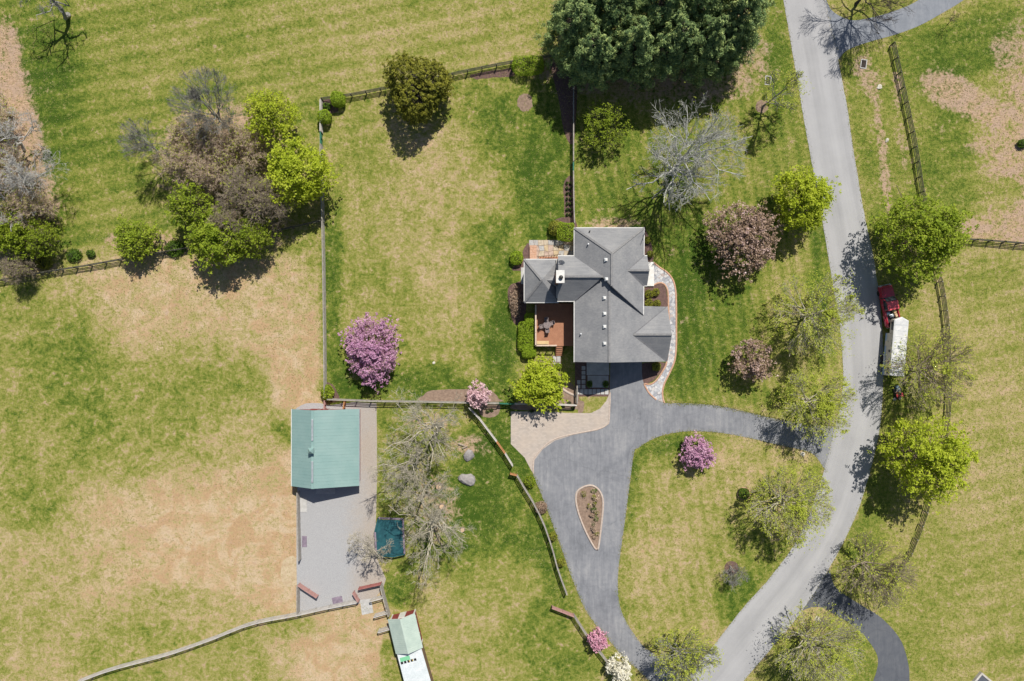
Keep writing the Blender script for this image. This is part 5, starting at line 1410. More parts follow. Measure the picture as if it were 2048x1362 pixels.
stump(925, 1059, .3, .3, 'small orange stump on the grass below the grey boulder')
def log(x, y, L, r, ang, label):
    t = empty('split_log', W(x, y, 0), math.radians(ang)); tag(t, label, 'log', 'split logs by the boulder')
    mb = MB(); mb.cyl((-L / 2, 0, r), (L / 2, 0, r * .9), r, r * .9, 10); mb.build('bark', M['bark_tan'], t)
    for s in (-1, 1):
        mb = MB(); mb.cyl((s * L / 2, 0, r * .95), (s * (L / 2 + .02), 0, r * .95), r * .88, r * .8, 10); mb.build('cut_face', M['cut_wood'], t)
log(923, 889, 1.0, .16, -20, 'pale split log above the brownish boulder, left of the pair')
log(930, 894, .8, .14, 25, 'pale split log above the brownish boulder, right of the pair')
def drain(x, y, ang, label):
    t = empty('storm_drain', W(x, y, 0), math.radians(ang)); tag(t, label, 'drain', 'storm drains on the verges')
    mb = MB(); 
    for sx, sy, w_, l_ in ((0, .62, .9, .12), (0, -.62, .9, .12), (.4, 0, .12, 1.12), (-.4, 0, .12, 1.12)):
        mb.box((sx, sy, .04), (w_, l_, .08))
    mb.build('frame', M['concrete'], t)
    for k in range(6):
        mb = MB(); mb.box((0, -.45 + k * .18, .03), (.68, .07, .05)); mb.build('grate_bar', M['iron'], t)
    mb = MB(); mb.box((0, 0, .006), (.68, 1.1, .01)); mb.build('pit', M['dark'], t)
drain(1536, 161, -6, 'rectangular storm drain on the lawn left of the road')
drain(1727, 128, -8, 'rectangular storm drain on the bare verge right of the road')
def yard_box(x, y, s, label, mat, ang=0):
    mb = MB(); mb.box((0, 0, .03), (s[0], s[1], .06), bev=.01); mb.box((0, 0, .065), (s[0] * .9, s[1] * .9, .02)); o = mb.build('rubber_mat', M[mat], None, W(x, y, .012), (0, 0, math.radians(ang))); tag(o, label, 'mat', 'mats on the gravel yard')
yard_box(609, 1083, (.7, 1.6), 'narrow dark mat on the gravel beside the west fence', 'mauve_pad')
yard_box(607, 1009, (1.0, 2.2), 'pale grey slab on the gravel below the barn corner', 'concrete')
yard_box(675, 1201, (1.5, 1.1), 'square dark grey mat on the gravel by the bottom fence', 'mauve_pad', 12)

# ------------------------------------------------------------------ trees
def norm(a):
    return a / (np.linalg.norm(a, axis=-1, keepdims=True) + 1e-9)

def ray_ell(p, d, c, R):
    """distance from p along d to the ellipsoid (c, R); p outside gives a small length"""
    q = (p - c) / R; e = d / R
    A = (e * e).sum(-1); B = (q * e).sum(-1); C = (q * q).sum(-1) - 1
    disc = np.maximum(B * B - A * C, 0)
    return np.maximum((-B + np.sqrt(disc)) / A, 0.15)

def tubes(P, R, sides):
    """P (n,k,3) polylines, R (n,k) radii -> verts, quads"""
    n, k, _ = P.shape
    T = norm(np.gradient(P, axis=1))
    ref = np.where(np.abs(T[:, :1, 2:3]) > 0.8, np.array([1., 0, 0]), np.array([0, 0, 1.]))
    A = norm(np.cross(T, np.broadcast_to(ref, T.shape)))
    B = np.cross(T, A)
    th = np.arange(sides) * 2 * np.pi / sides
    V = P[:, :, None, :] + R[:, :, None, None] * (np.cos(th)[None, None, :, None] * A[:, :, None, :] + np.sin(th)[None, None, :, None] * B[:, :, None, :])
    V = V.reshape(-1, 3)
    b = (np.arange(n) * k * sides)[:, None, None]; j = (np.arange(k - 1) * sides)[None, :, None]; s = np.arange(sides)[None, None, :]; s2 = (s + 1) % sides
    F = np.stack([b + j + s, b + j + s2, b + j + sides + s2, b + j + sides + s], -1).reshape(-1, 4)
    return V, F

def merge(parts):
    Vs, Fs, o = [], [], 0
    for V, F in parts:
        Vs.append(V); Fs.append(F + o); o += len(V)
    return np.concatenate(Vs), np.concatenate(Fs)

def quads(rg, C, size, asp=0.6, N=None, flat=0.0):
    """leaf quads at C; N = preferred normals"""
    n = len(C)
    u = norm(rg.normal(size=(n, 3)))
    if N is not None:
        nn = norm(N + rg.normal(size=(n, 3)) * flat)
        u = norm(np.cross(nn, u)); v = np.cross(nn, u)
    else:
        w_ = norm(rg.normal(size=(n, 3))); v = norm(np.cross(u, w_))
    s = (size * rg.uniform(.45, 1.5, n))[:, None]
    V = np.stack([C - u * s, C - v * s * asp, C + u * s, C + v * s * asp], 1).reshape(-1, 3)
    F = np.arange(4 * n).reshape(n, 4)
    return V, F

def grow(rg, base, cc, R, n=(10, 7, 6, 5), u0=.35, elev=(25, 65), top=.7, r0=.2, ang=(35, 55), up=.25, ratio=.55, rmin=.014, stems=1, wig=.10, k=5, bendk=.22, spread=.64):
    """skeleton: list of (points, radii) per level"""
    levels = []
    low = cc - np.array([0, 0, R[2] * .85]); low[:2] = base[:2] * .6 + cc[:2] * .4
    tip = cc + np.array([0, 0, R[2] * top])
    K = 9
    s = np.linspace(0, 1, K)[None, :, None]
    tr = []
    for i in range(stems):
        tp = tip + (rg.normal(size=3) * R * .28 if stems > 1 else 0)
        bb = base + (np.r_[rg.normal(size=2) * .25, 0] if stems > 1 else 0)
        m_ = low * .5 + (bb + tp) * .25
        q = (1 - s) ** 2 * bb + 2 * s * (1 - s) * m_ + s ** 2 * tp
        q[:, 1:-1] += rg.normal(size=(1, K - 2, 3)) * R.min() * wig * .35
        tr.append(q)
    P = np.concatenate(tr)
    rad = np.broadcast_to(r0 * (1 - .82 * np.linspace(0, 1, K)[None] ** 1.0), (stems, K)).copy()
    rad[:, 0] *= 1.35
    levels.append((P, rad))
    lens = np.linalg.norm(np.diff(P, axis=1), axis=2).sum(1)
    for lv, m in enumerate(n):
        np_, kk, _ = P.shape
        last = lv == len(n) - 1
        u = rg.uniform(u0 if lv == 0 else .22, .98, (np_, m))
        u.sort(axis=1)
        x = u * (kk - 1); i0 = np.minimum(x.astype(int), kk - 2); f = (x - i0)[..., None]
        ar = np.arange(np_)[:, None]
        st = (P[ar, i0] * (1 - f) + P[ar, i0 + 1] * f).reshape(-1, 3)
        tg = norm(P[ar, i0 + 1] - P[ar, i0]).reshape(-1, 3)
        pr = (rad[ar, i0] * (1 - f[..., 0]) + rad[ar, i0 + 1] * f[..., 0]).reshape(-1)
        N = len(st); uu = u.reshape(-1)
        if lv == 0:
            az = np.arange(N) * 2.39996 + rg.uniform(-.5, .5, N)
            el = np.radians(elev[0] + (elev[1] - elev[0]) * uu + rg.normal(0, 6, N))
            d = np.stack([np.cos(az) * np.cos(el), np.sin(az) * np.cos(el), np.sin(el)], 1)
            Lx = ray_ell(st, d, cc, R) * rg.uniform(spread, 1.05, N)
        else:
            pp = norm(np.cross(tg, rg.normal(size=(N, 3))))
            a = np.radians(rg.uniform(ang[0], ang[1], N))[:, None]
            d = norm(tg * np.cos(a) + pp * np.sin(a) + np.array([0, 0, up]) * rg.uniform(0, 1, (N, 1)))
            pl = np.repeat(lens, m)
            Lx = np.minimum(pl * ratio * (1.1 - .45 * uu) * rg.uniform(.65, 1.25, N), ray_ell(st, d, cc, R) * rg.uniform(.85, 1.06, N))
        kx = 6 if lv == 0 else (k if not last else 3)
        s = np.linspace(0, 1, kx)[None, :, None]
        bend = norm(rg.normal(size=(N, 3)) + np.array([0, 0, .8 * np.sign(up + 1e-6)])) * Lx[:, None] * bendk
        Q = st[:, None] + d[:, None] * (Lx[:, None, None] * s) + bend[:, None] * (s ** 2)
        Q[:, 1:] += rg.normal(size=(N, kx - 1, 3)) * (Lx * wig * .35)[:, None, None]
        rs = np.maximum(pr * .62, rmin)
        rr = np.maximum(rs[:, None] * (1 - .7 * np.linspace(0, 1, kx)[None]), rmin * .7)
        levels.append((Q, rr))
        P, rad, lens = Q, rr, Lx
    return levels

def skeleton_meshes(levels, sides=(7, 5, 4, 3, 3, 3)):
    a = [tubes(P, r, sides[i]) for i, (P, r) in enumerate(levels)]
    return merge(a[:1]), merge(a[1:])

TREE_N = [0]
def tree(name, label, base, crown, hm, r_px, rz, kind, seed, cat='tree', group=None, r0=.18, bark='bark_brown', leaf=None, nleaf=0, lsize=.12, shell=0.0, fill=0.36, clump=9, asp=.62, squash=(1, 1), **kw):
    """base / crown = photograph pixels of the foot and of the crown centre (at height hm)"""
    rg = np.random.default_rng(seed)
    b = np.array(W(base[0], base[1], 0)); cc = np.array(W(crown[0], crown[1], hm)) - b
    R = np.array([r_px * S * (1 - hm / H) * squash[0], r_px * S * (1 - hm / H) * squash[1], rz])
    root = empty(name, b); tag(root, label, cat, group)
    lv = grow(rg, np.zeros(3), cc, R, r0=r0, **kw)
    (V, F), (V2, F2) = skeleton_meshes(lv)
    link('trunk', np_mesh('trunk', V, F, True), M[bark], root)
    link('branches', np_mesh('branches', V2, F2), M[bark], root)
    if leaf:
        P = lv[-1][0]
        n, k, _ = P.shape
        idx = rg.integers(0, n, nleaf); f = rg.uniform(.1, 1.05, nleaf)[:, None]
        C = P[idx, 0] * (1 - f) + P[idx, -1] * f + rg.normal(size=(nleaf, 3)) * lsize * 1.2
        if fill:
            m2 = int(nleaf * fill / clump)
            C2, N2, _ = puffs(rg, cc, R * .97, m2, clump, lsize * 2.6, .45, -.6)
            C = np.concatenate([C[:int(nleaf * (1 - fill))], C2])
            nleaf = len(C)
        if shell:
            q = ((C - cc) / R); d = np.linalg.norm(q, axis=1)
            C = C[(d > shell * rg.uniform(.5, 1.0, nleaf)) | (rg.uniform(size=nleaf) < .15)]
        V, F = quads(rg, C, lsize, asp, np.tile([[.15, .35, 1.]], (len(C), 1)), .75)
        link('crown', np_mesh('crown', V, F), M[leaf], root)
    return root

def puffs(rg, cc, R, n, per, pr, inner=.55, low=-.45):
    """foliage tufts set through the outer part of an ellipsoid crown"""
    d = norm(rg.normal(size=(n * 3, 3))); d = d[d[:, 2] > low][:n]
    rad = rg.uniform(inner, 1.0, len(d)) ** .6
    wob = 1 + .16 * np.sin(3 * np.arctan2(d[:, 1], d[:, 0]) + rg.uniform(0, 6)) + .08 * rg.normal(size=len(d))
    C = cc + d * R * (rad * wob)[:, None]
    off = norm(rg.normal(size=(len(C), per, 3))) * (rg.uniform(0, 1, (len(C), per, 1)) ** .5) * pr
    off[..., 2] = np.abs(off[..., 2]) * .9 - pr * .25
    N = norm(off + d[:, None] * .5 + np.array([0, 0, .5]))
    return (C[:, None] + off).reshape(-1, 3), N.reshape(-1, 3), C

def conifer(name, label, base, h, r_px, kind, seed, group=None, low=.12, n=420, per=60, pr=.45, ls=.13, leaf='lf_pine', dome=False, lean=(0, 0)):
    rg = np.random.default_rng(seed)
    b = np.array(W(base[0], base[1], 0))
    root = empty(name, b); tag(root, label, 'tree', group)
    r = r_px * S
    cz = h * (.5 + low / 2); rz = h - cz
    cc = np.array([lean[0], lean[1], cz]); R = np.array([r, r, rz])
    C, N, ctr = puffs(rg, cc, R, n, per, pr, .5 if not dome else .72, -.75)
    if not dome:      # taper the upper crown and let whorls stand out
        for A_ in (C, ctr):
            t_ = np.clip((A_[:, 2] - h * .35) / (h * .65), 0, 1.05)
            A_[:, :2] *= ((1 - .55 * t_ ** 1.3) * (1 + .10 * np.sin(A_[:, 2] * 2.6)))[:, None]
    V, F = quads(rg, C, ls * 1.25, .26 if not dome else .4, N, .6)
    link('crown', np_mesh('crown', V, F), M[leaf], root)
    K = 8; s = np.linspace(0, 1, K)[None, :, None]
    P = s * np.array([lean[0], lean[1], h * .95]); rad = (.03 + .24 * (1 - np.linspace(0, 1, K)))[None]
    tr = tubes(P, rad, 8)
    m = min(len(ctr), 150); e = ctr[rg.permutation(len(ctr))[:m]]
    st = np.stack([e[:, 0] * .04, e[:, 1] * .04, np.maximum(e[:, 2] - np.linalg.norm(e[:, :2], axis=1) * .3, .4)], 1)
    s4 = np.linspace(0, 1, 4)[None, :, None]
    Q = st[:, None] * (1 - s4) + e[:, None] * s4
    br = tubes(Q, np.broadcast_to(np.array([.06, .045, .03, .015]), (m, 4)), 4)
    link('trunk', np_mesh('trunk', *merge([tr, br]), True), M['bark_dark'], root)
    return root

def shrub(name, label, px, rx, ry, h, leaf, seed, cat='shrub', group=None, dens=170, ls=.07, box=2.0, stems='bark_dark', loose=.06, z0=0.0):
    """clipped or loose bush: superellipsoid shell of leaves over a twig core"""
    rg = np.random.default_rng(seed)
    p = W(px[0], px[1], z0 + h * .5); b = Vector((p.x, p.y, z0))
    root = empty(name, b); tag(root, label, cat, group)
    rx *= S; ry *= S
    area = math.pi * rx * ry + math.pi * (rx + ry) * h
    n = int(min(area * dens, 14000))
    d = norm(rg.normal(size=(n, 3)))
    sup = (np.abs(d) ** box).sum(1) ** (-1 / box)
    Q = d * sup[:, None] * (1 - np.abs(rg.normal(0, loose, n)))[:, None]
    wob = 1 + .07 * np.sin(Q[:, :1] * 4 + seed) * np.cos(Q[:, 1:2] * 5 + seed * 2)
    Q = Q * wob
    C = Q * np.array([rx, ry, h / 2]) + np.array([0, 0, h / 2])
    C = C[C[:, 2] > .02]; dd = norm((C - np.array([0, 0, h / 2])) / np.array([rx, ry, h / 2]))
    V, F = quads(rg, C, ls, .6, dd, .7)
    link('foliage', np_mesh('foliage', V, F), M[leaf], root)
    lv = grow(rg, np.zeros(3), np.array([0, 0, h * .5]), np.array([rx * .9, ry * .9, h * .47]), n=(7, 6, 5), u0=.05, r0=.05, stems=3, rmin=.012)
    (V1, F1), (V2, F2) = skeleton_meshes(lv)
    V, F = merge([(V1, F1), (V2, F2)])
    link('stems', np_mesh('stems', V, F), M[stems], root)
    return root

def copy_tree(o, loc, rz, scl, label, parent=None):
    c = o.copy(); COL.objects.link(c)
    if parent is None:
        c.location = loc; c.rotation_euler = (0, 0, rz); c.scale = (scl, scl, scl); c['label'] = label
    else:
        c.parent = parent
    for ch in o.children:
        copy_tree(ch, None, 0, 1, None, c)
    return c

def build_trees():
    RG = 'young trees along the road'
    bud = dict(leaf='lf_bud', nleaf=8500, lsize=.082, n=(40, 8, 4, 3), elev=(4, 78), up=.12, u0=.14, bark='bark_pale', rmin=.0165, shell=.76, fill=.3, clump=2, wig=.04, ang=(10, 28), ratio=.66, bendk=.09)
    # --- trees along the road
    tree('bare_tree', 'slender thinly budded tree in a tan ring near the road top', (1525, 214), (1568, 182), 5.5, 46, 3.0, 'bud', 11, group=RG, r0=.15, **{**bud, 'nleaf': 2600, 'n': (16, 7, 5, 3), 'bark': 'bark_grey'})
    tree('leafy_tree', 'lime green tree between the pink cherry and the road', (1577, 425), (1606, 396), 4.6, 63, 3.2, 'leaf', 12, group=RG, r0=.17, leaf='lf_lime', nleaf=15000, lsize=.14, n=(22, 8, 5, 4), u0=.16, elev=(20, 70))
    tree('budding_tree', 'wide yellow green budding tree overhanging the road west of the truck', (1603, 632), (1632, 628), 5.2, 92, 4.0, 'bud', 13, group=RG, r0=.19, **{**bud, 'nleaf': 11500, 'n': (42, 8, 4, 3)})
    tree('budding_tree', 'yellow green budding tree whose shadow falls on the driveway mouth', (1604, 797), (1632, 808), 4.6, 78, 3.4, 'bud', 14, group=RG, r0=.18, **{**bud, 'nleaf': 12000, 'lsize': .085})
    tree('budding_tree', 'budding tree on the inside of the road bend above the triangle lawn tip', (1549, 985), (1580, 1010), 4.8, 86, 3.5, 'bud', 15, group=RG, r0=.18, **{**bud, 'nleaf': 11500, 'n': (42, 8, 4, 3)})
    tree('leafy_tree', 'large green tree shading the road just above the red truck', (1790, 494), (1838, 474), 6.0, 92, 4.6, 'leaf', 16, group=RG, r0=.24, leaf='lf_green', nleaf=20000, lsize=.15, n=(24, 8, 6, 4), u0=.16, elev=(15, 70))
    tree('budding_tree', 'sparse budding tree right of the white trailer', (1822, 735), (1862, 738), 5.0, 88, 3.9, 'bud', 17, group=RG, r0=.18, **{**bud, 'nleaf': 7000, 'bark': 'bark_tan', 'n': (42, 8, 4, 3)})
    tree('leafy_tree', 'large lime green tree by the fence on the outer road bend', (1803, 903), (1856, 914), 5.6, 88, 4.2, 'leaf', 18, group=RG, r0=.22, leaf='lf_lime', nleaf=19000, lsize=.14, n=(24, 8, 6, 4), u0=.16, elev=(15, 70))
    tree('budding_tree', 'grey brown budding tree above the dark southern driveway', (1714, 1118), (1752, 1144), 4.9, 82, 3.6, 'bud', 19, group=RG, r0=.18, **{**bud, 'nleaf': 3800, 'bark': 'bark_tan', 'n': (42, 8, 4, 3)})
    tree('budding_tree', 'green budding tree on the lawn inside the dark southern driveway', (1600, 1262), (1638, 1298), 5.0, 92, 3.9, 'bud', 20, group=RG, r0=.19, **{**bud, 'nleaf': 8500, 'leaf': 'lf_bud', 'lsize': .08})
    tree('budding_tree', 'budding tree at the bottom between driveway and road', (1349, 1287), (1370, 1322), 4.6, 70, 3.3, 'bud', 21, group=RG, r0=.18, **{**bud, 'nleaf': 6500, 'bark': 'bark_grey', 'leaf': 'lf_bud'})
    tree('bare_shrub_tree', 'small bare grey tree growing from a round mulch ring', (1463, 1138), (1471, 1156), 1.9, 30, 1.4, 'bare', 22, r0=.07, bark='bark_grey', n=(12, 7, 6), u0=.08, elev=(20, 75), rmin=.016, stems=2)
    tree('bare_tree', 'bare dark tree above the frame top by the northern driveway', (1712, 8), (1760, -45), 6.0, 110, 4.4, 'bare', 23, group=RG, r0=.22, bark='bark_dark', n=(24, 9, 7, 4), wig=.06, ang=(18, 38), ratio=.6, u0=.2, elev=(12, 70), rmin=.016)
    tree('bare_sapling', 'thin bare sapling on the grass north of the road fence', (1896, 48), (1902, 36), 1.8, 16, 1.2, 'bare', 24, r0=.05, bark='bark_dark', n=(7, 5, 4), rmin=.014)
    # --- blossom
    tree('cherry_tree', 'large cherry with bronze leaves and pink blossom on the front lawn', (1470, 486), (1484, 474), 3.5, 76, 3.0, 'blossom', 31, r0=.2, bark='bark_dark', leaf='bl_cherry', nleaf=21000, lsize=.105, n=(24, 8, 6, 4), u0=.16, elev=(10, 75), asp=.8)
    tree('cherry_tree', 'sparse pale pink cherry left of the budding road tree', (1491, 722), (1504, 722), 2.8, 44, 2.1, 'blossom', 32, r0=.13, bark='bark_brown', leaf='bl_cherry', nleaf=6500, lsize=.10, n=(11, 7, 6, 4), u0=.2, elev=(20, 70), asp=.8)
    tree('redbud_tree', 'rounded purple pink redbud tree in the fenced yard', (748, 700), (745, 697), 2.9, 62, 2.7, 'blossom', 33, r0=.16, bark='bark_mauve', leaf='bl_redbud', nleaf=21000, lsize=.095, n=(14, 9, 7, 6), u0=.12, elev=(15, 72), stems=2, asp=.8, squash=(.92, 1.15))
    tree('crabapple_tree', 'mauve pink blossom tree on the triangle lawn', (1384, 901), (1395, 906), 1.8, 36, 1.7, 'blossom', 34, r0=.09, bark='bark_brown', leaf='bl_mauve', nleaf=5600, lsize=.10, n=(11, 7, 6, 4), u0=.12, asp=.8)
    tree('magnolia_tree', 'small pale pink magnolia in the mulch bed at the fence', (959, 795), (957, 790), 2.2, 26, 2.0, 'blossom', 35, r0=.08, bark='bark_grey', leaf='bl_pink', nleaf=2300, lsize=.11, n=(9, 6, 5, 3), u0=.12, asp=.8, squash=(.85, 1.15))
    tree('crabapple_tree', 'small rose pink blossom tree over the fence beside the driveway', (1193, 1272), (1196, 1280), 1.7, 21, 1.5, 'blossom', 36, r0=.07, bark='bark_brown', leaf='bl_rose', nleaf=2600, lsize=.10, n=(9, 6, 5, 3), u0=.12, asp=.8)
    tree('dogwood_tree', 'small white blossom tree at the bottom edge beside the driveway', (1233, 1322), (1237, 1337), 2.0, 27, 1.7, 'blossom', 37, r0=.08, bark='bark_grey', leaf='bl_white', nleaf=3600, lsize=.10, n=(9, 6, 5, 3), u0=.12, asp=.8)
    # --- by the house
    tree('leafy_tree', 'lime green leafy tree south of the deck by the fence', (1080, 768), (1081, 770), 2.6, 52, 2.2, 'leaf', 41, r0=.13, leaf='lf_lime', nleaf=7000, lsize=.19, n=(12, 8, 6, 4), u0=.12, elev=(15, 65), asp=.55)
    tree('leafy_tree', 'olive green small tree right of the fence north of the house', (1203, 268), (1209, 252), 2.8, 50, 2.3, 'leaf', 42, r0=.12, leaf='lf_green', nleaf=4200, lsize=.10, n=(16, 7, 6, 4), u0=.12, elev=(20, 70), bark='bark_dark')
    tree('bare_tree', 'big bare silvery grey tree north east of the house', (1344, 345), (1372, 304), 8.2, 118, 6.0, 'bare', 43, r0=.36, bark='bark_silver', n=(22, 9, 7, 4), u0=.18, elev=(0, 74), up=.15, rmin=.020, wig=.11, ratio=.55, ang=(22, 52), squash=(1.0, 1.05), leaf='lf_bud', nleaf=1500, lsize=.05)
    # --- bare trees by the barn
    tb = dict(spread=.45, bark='bark_pale', n=(17, 7, 5, 4), u0=.25, elev=(0, 60), up=.08, rmin=.016, wig=.11, ratio=.58, ang=(25, 60), bendk=.15)
    tree('bare_tree', 'tall bare tan tree right of the trampoline', (878, 1022), (864, 1064), 9.0, 96, 5.2, 'bare', 51, r0=.28, squash=(.95, 1.2), **{**tb, 'n': (19, 7, 5, 4)})
    tree('bare_tree', 'tall bare tan tree below the mulch bed, right of the barn', (884, 848), (850, 848), 9.0, 108, 4.6, 'bare', 52, r0=.28, squash=(1.0, .8), **{**tb, 'n': (19, 7, 5, 4)})
    tree('bare_tree', 'tall bare tan tree leaning over the gravel beside the barn', (842, 900), (810, 934), 8.4, 84, 5.0, 'bare', 53, r0=.25, squash=(.85, 1.25), **tb)
    tree('bare_tree', 'tall bare tan tree in the middle of the tangle above the trampoline', (862, 962), (838, 992), 7.6, 82, 4.4, 'bare', 56, r0=.2, squash=(.95, 1.1), **tb)
    tree('bare_tree', 'thin bare tree between the trampoline and the gravel yard', (750, 1104), (745, 1090), 5.0, 52, 3.2, 'bare', 54, r0=.16, **{**tb, 'n': (11, 7, 6, 5)})
    tree('bare_tree', 'bare tree at the top left corner casting a forked shadow', (136, 30), (68, -38), 7.5, 70, 4.2, 'bare', 55, r0=.34, bark='bark_grey', n=(8, 5, 5, 4), u0=.35, elev=(0, 50), up=.1, rmin=.02, wig=.25)
    # --- evergreens
    conifer('cedar_tree', 'dark olive domed evergreen standing over the yard fence', (842, 196), 8.4, 58, 'cedar', 61, n=1500, per=24, pr=.26, ls=.11, leaf='lf_cedar', dome=True, low=.0)
    pines = [((1140, 98), 13.5, 62, 'leftmost white pine of the group, overhanging the mown field'), ((1176, 145), 12.0, 60, 'white pine at the lower left of the group above the yard fence'),
             ((1215, 78), 15.0, 60, 'tall white pine second from the left at the top of the picture'), ((1250, 138), 13.0, 58, 'white pine at the lower middle left above the olive tree'),
             ((1292, 70), 15.5, 62, 'tall white pine in the middle of the group at the top edge'), ((1322, 128), 13.0, 58, 'white pine at the lower middle of the group above the dark shade'),
             ((1362, 66), 15.5, 62, 'tall white pine right of the middle at the top edge'), ((1388, 124), 12.5, 56, 'white pine at the lower right above the silvery bare tree'),
             ((1434, 80), 15.0, 62, 'rightmost tall white pine beside the road lawn'), ((1425, 122), 11.0, 44, 'smallest white pine at the lower right end of the group'), ((1185, 50), 14.0, 56, 'white pine at the upper left edge of the group')]
    proto = []
    for i, (b_, h_, r_, lab) in enumerate(pines):
        if i < 4:
            proto.append((conifer('white_pine', lab, b_, h_, r_, 'pine', 70 + i, group='white pines at the top of the yard', n=430, per=70, pr=.62, ls=.15, low=.08), h_))
        else:
            o, hh = proto[i % 4]
            copy_tree(o, W(b_[0], b_[1], 0), i * 1.7, h_ / hh, lab)
    # --- grove between field and pasture
    GR = 'grove trees between field and pasture'
    br = dict(bark='bark_mauve', n=(16, 8, 6, 4), u0=.1, elev=(15, 75), up=.15, rmin=.019, stems=3, wig=.2)
    tree('bare_tree', 'bare grey tree leaning out of the top of the grove', (468, 268), (412, 208), 8.0, 72, 4.0, 'bare', 81, group=GR, r0=.2, bark='bark_grey', n=(24, 9, 7, 4), wig=.06, ang=(18, 38), ratio=.6, u0=.35, elev=(12, 70), rmin=.015)
    tree('bare_tree', 'smaller bare grey tree leaning left out of the grove', (340, 318), (291, 284), 6.0, 52, 3.0, 'bare', 82, group=GR, r0=.13, bark='bark_grey', n=(20, 8, 6, 4), wig=.06, ang=(18, 38), ratio=.6, u0=.3, elev=(12, 70), rmin=.015)
    A = tree('brush_tree', 'mauve brown leafless thicket tree at the upper left of the grove', (400, 285), (385, 268), 3.6, 50, 3.0, 'bare', 83, group=GR, r0=.12, leaf='lf_bud', nleaf=2400, lsize=.07, clump=3, **br)
    B = tree('brush_tree', 'mauve brown leafless thicket tree in the upper middle of the grove', (460, 305), (442, 290), 4.0, 54, 3.2, 'bare', 84, group=GR, r0=.12, leaf='lf_bud', nleaf=2400, lsize=.07, clump=3, **br)
    C_ = tree('brush_tree', 'tan grey leafless tree in the lower middle of the grove', (510, 400), (490, 388), 4.6, 58, 3.6, 'bare', 85, group=GR, r0=.13, leaf='lf_bud', nleaf=1500, lsize=.07, **{**br, 'bark': 'bark_tan'})
    copy_tree(A, W(390, 345), 2.0, 1.05, 'mauve brown thicket tree at the left edge of the grove, below its neighbour')
    copy_tree(B, W(440, 352), 1.1, .95, 'mauve brown thicket tree in the heart of the grove')
    copy_tree(A, W(520, 300), 4.0, 1.0, 'mauve brown thicket tree left of the two lime green crowns')
    copy_tree(C_, W(560, 425), 2.2, .95, 'tan grey leafless tree at the lower right end of the grove')
    copy_tree(C_, W(485, 455), 4.1, .85, 'tan grey leafless tree behind the green crowns at the grove bottom')
    lf = dict(n=(20, 8, 6, 4), u0=.12, elev=(10, 75))
    tree('leafy_tree', 'lime green tree at the top right of the grove', (560, 252), (542, 232), 4.6, 54, 3.4, 'leaf', 91, group=GR, r0=.15, leaf='lf_lime', nleaf=9000, lsize=.12, **lf)
    tree('leafy_tree', 'bright green tree of the grove leaning over the yard fence', (622, 368), (597, 345), 5.2, 68, 4.0, 'leaf', 92, group=GR, r0=.19, leaf='lf_lime', nleaf=16000, lsize=.15, **lf)
    D_ = tree('leafy_tree', 'green tree in the bottom middle of the grove above the pasture fence', (455, 490), (437, 478), 4.0, 60, 3.2, 'leaf', 93, group=GR, r0=.15, leaf='lf_green', nleaf=10500, lsize=.15, **lf)
    E_ = tree('leafy_tree', 'loose green tree at the left edge of the grove', (405, 425), (384, 412), 4.0, 50, 3.0, 'leaf', 94, group=GR, r0=.13, leaf='lf_green', nleaf=5200, lsize=.13, **lf)
    copy_tree(E_, W(530, 480), 2.6, .9, 'green tree at the bottom right of the grove above its shadow')
    copy_tree(E_, W(520, 425), 4.4, .55, 'small green tree among the tan grey branches of the grove')
    tree('leafy_tree', 'small green tree with a dark centre standing at the pasture fence', (288, 492), (276, 480), 2.4, 46, 2.1, 'leaf', 95, r0=.1, leaf='lf_green', nleaf=5600, lsize=.13, bark='bark_dark', **lf)
    # --- left edge thicket
    GL = 'thicket at the left edge'
    wb = dict(bark='bark_white', n=(10, 7, 7, 6), u0=.3, elev=(5, 55), up=.1, rmin=.018, wig=.22)
    tree('bare_tree', 'white limbed bare tree leaning right out of the left thicket', (70, 395), (66, 335), 6.6, 66, 3.8, 'bare', 101, group=GL, r0=.2, **wb)
    tree('bare_tree', 'white limbed bare tree at the upper end of the left thicket', (48, 300), (16, 268), 6.6, 60, 3.8, 'bare', 102, group=GL, r0=.2, **wb)
    tree('bare_tree', 'white limbed bare tree in the middle of the left thicket', (40, 420), (12, 395), 6.6, 58, 3.8, 'bare', 103, group=GL, r0=.2, **wb)
    copy_tree(A, W(45, 360), 1.0, 1.1, 'brown thicket tree at the left edge below the upper white limbed tree')
    copy_tree(A, W(100, 425), 3.3, 1.0, 'brown thicket tree at the right side of the left thicket')
    copy_tree(B, W(25, 460), 2.0, 1.0, 'brown thicket tree at the left frame edge above the fence')
    copy_tree(B, W(5, 330), 5.2, 1.0, 'brown thicket tree cut by the left frame edge')
    copy_tree(A, W(20, 235), 4.6, .9, 'brown thicket tree topmost at the left edge')
    copy_tree(D_, W(70, 480), 1.4, .85, 'green leafy tree low in the left thicket')
    copy_tree(E_, W(118, 482), 3.0, .75, 'green leafy tree at the lower right of the left thicket')
    copy_tree(E_, W(28, 420), 1.9, .7, 'green leafy tree under the white limbs of the left thicket')
    copy_tree(C_, W(60, 545), .6, .6, 'tan bushy tree touching the pasture fence at the left')
    for o in list(COL.objects):
        if o.get('category') == 'tree' and o.parent is None and 'left thicket' in o.get('label', '') or ('left edge' in o.get('label', '') and o.get('group') == GR and 'grove' not in o.get('label', '')) or 'left frame edge' in o.get('label', ''):
            o['group'] = GL

    # --- clipped and loose shrubs
    BX = 'clipped boxwoods'
    shrub('clipped_bush', 'round clipped bush nearest the yard corner, upper of the pair', (676, 199), 14, 14, 2.0, 'lf_box', 201, group=BX, box=3.2, dens=260)
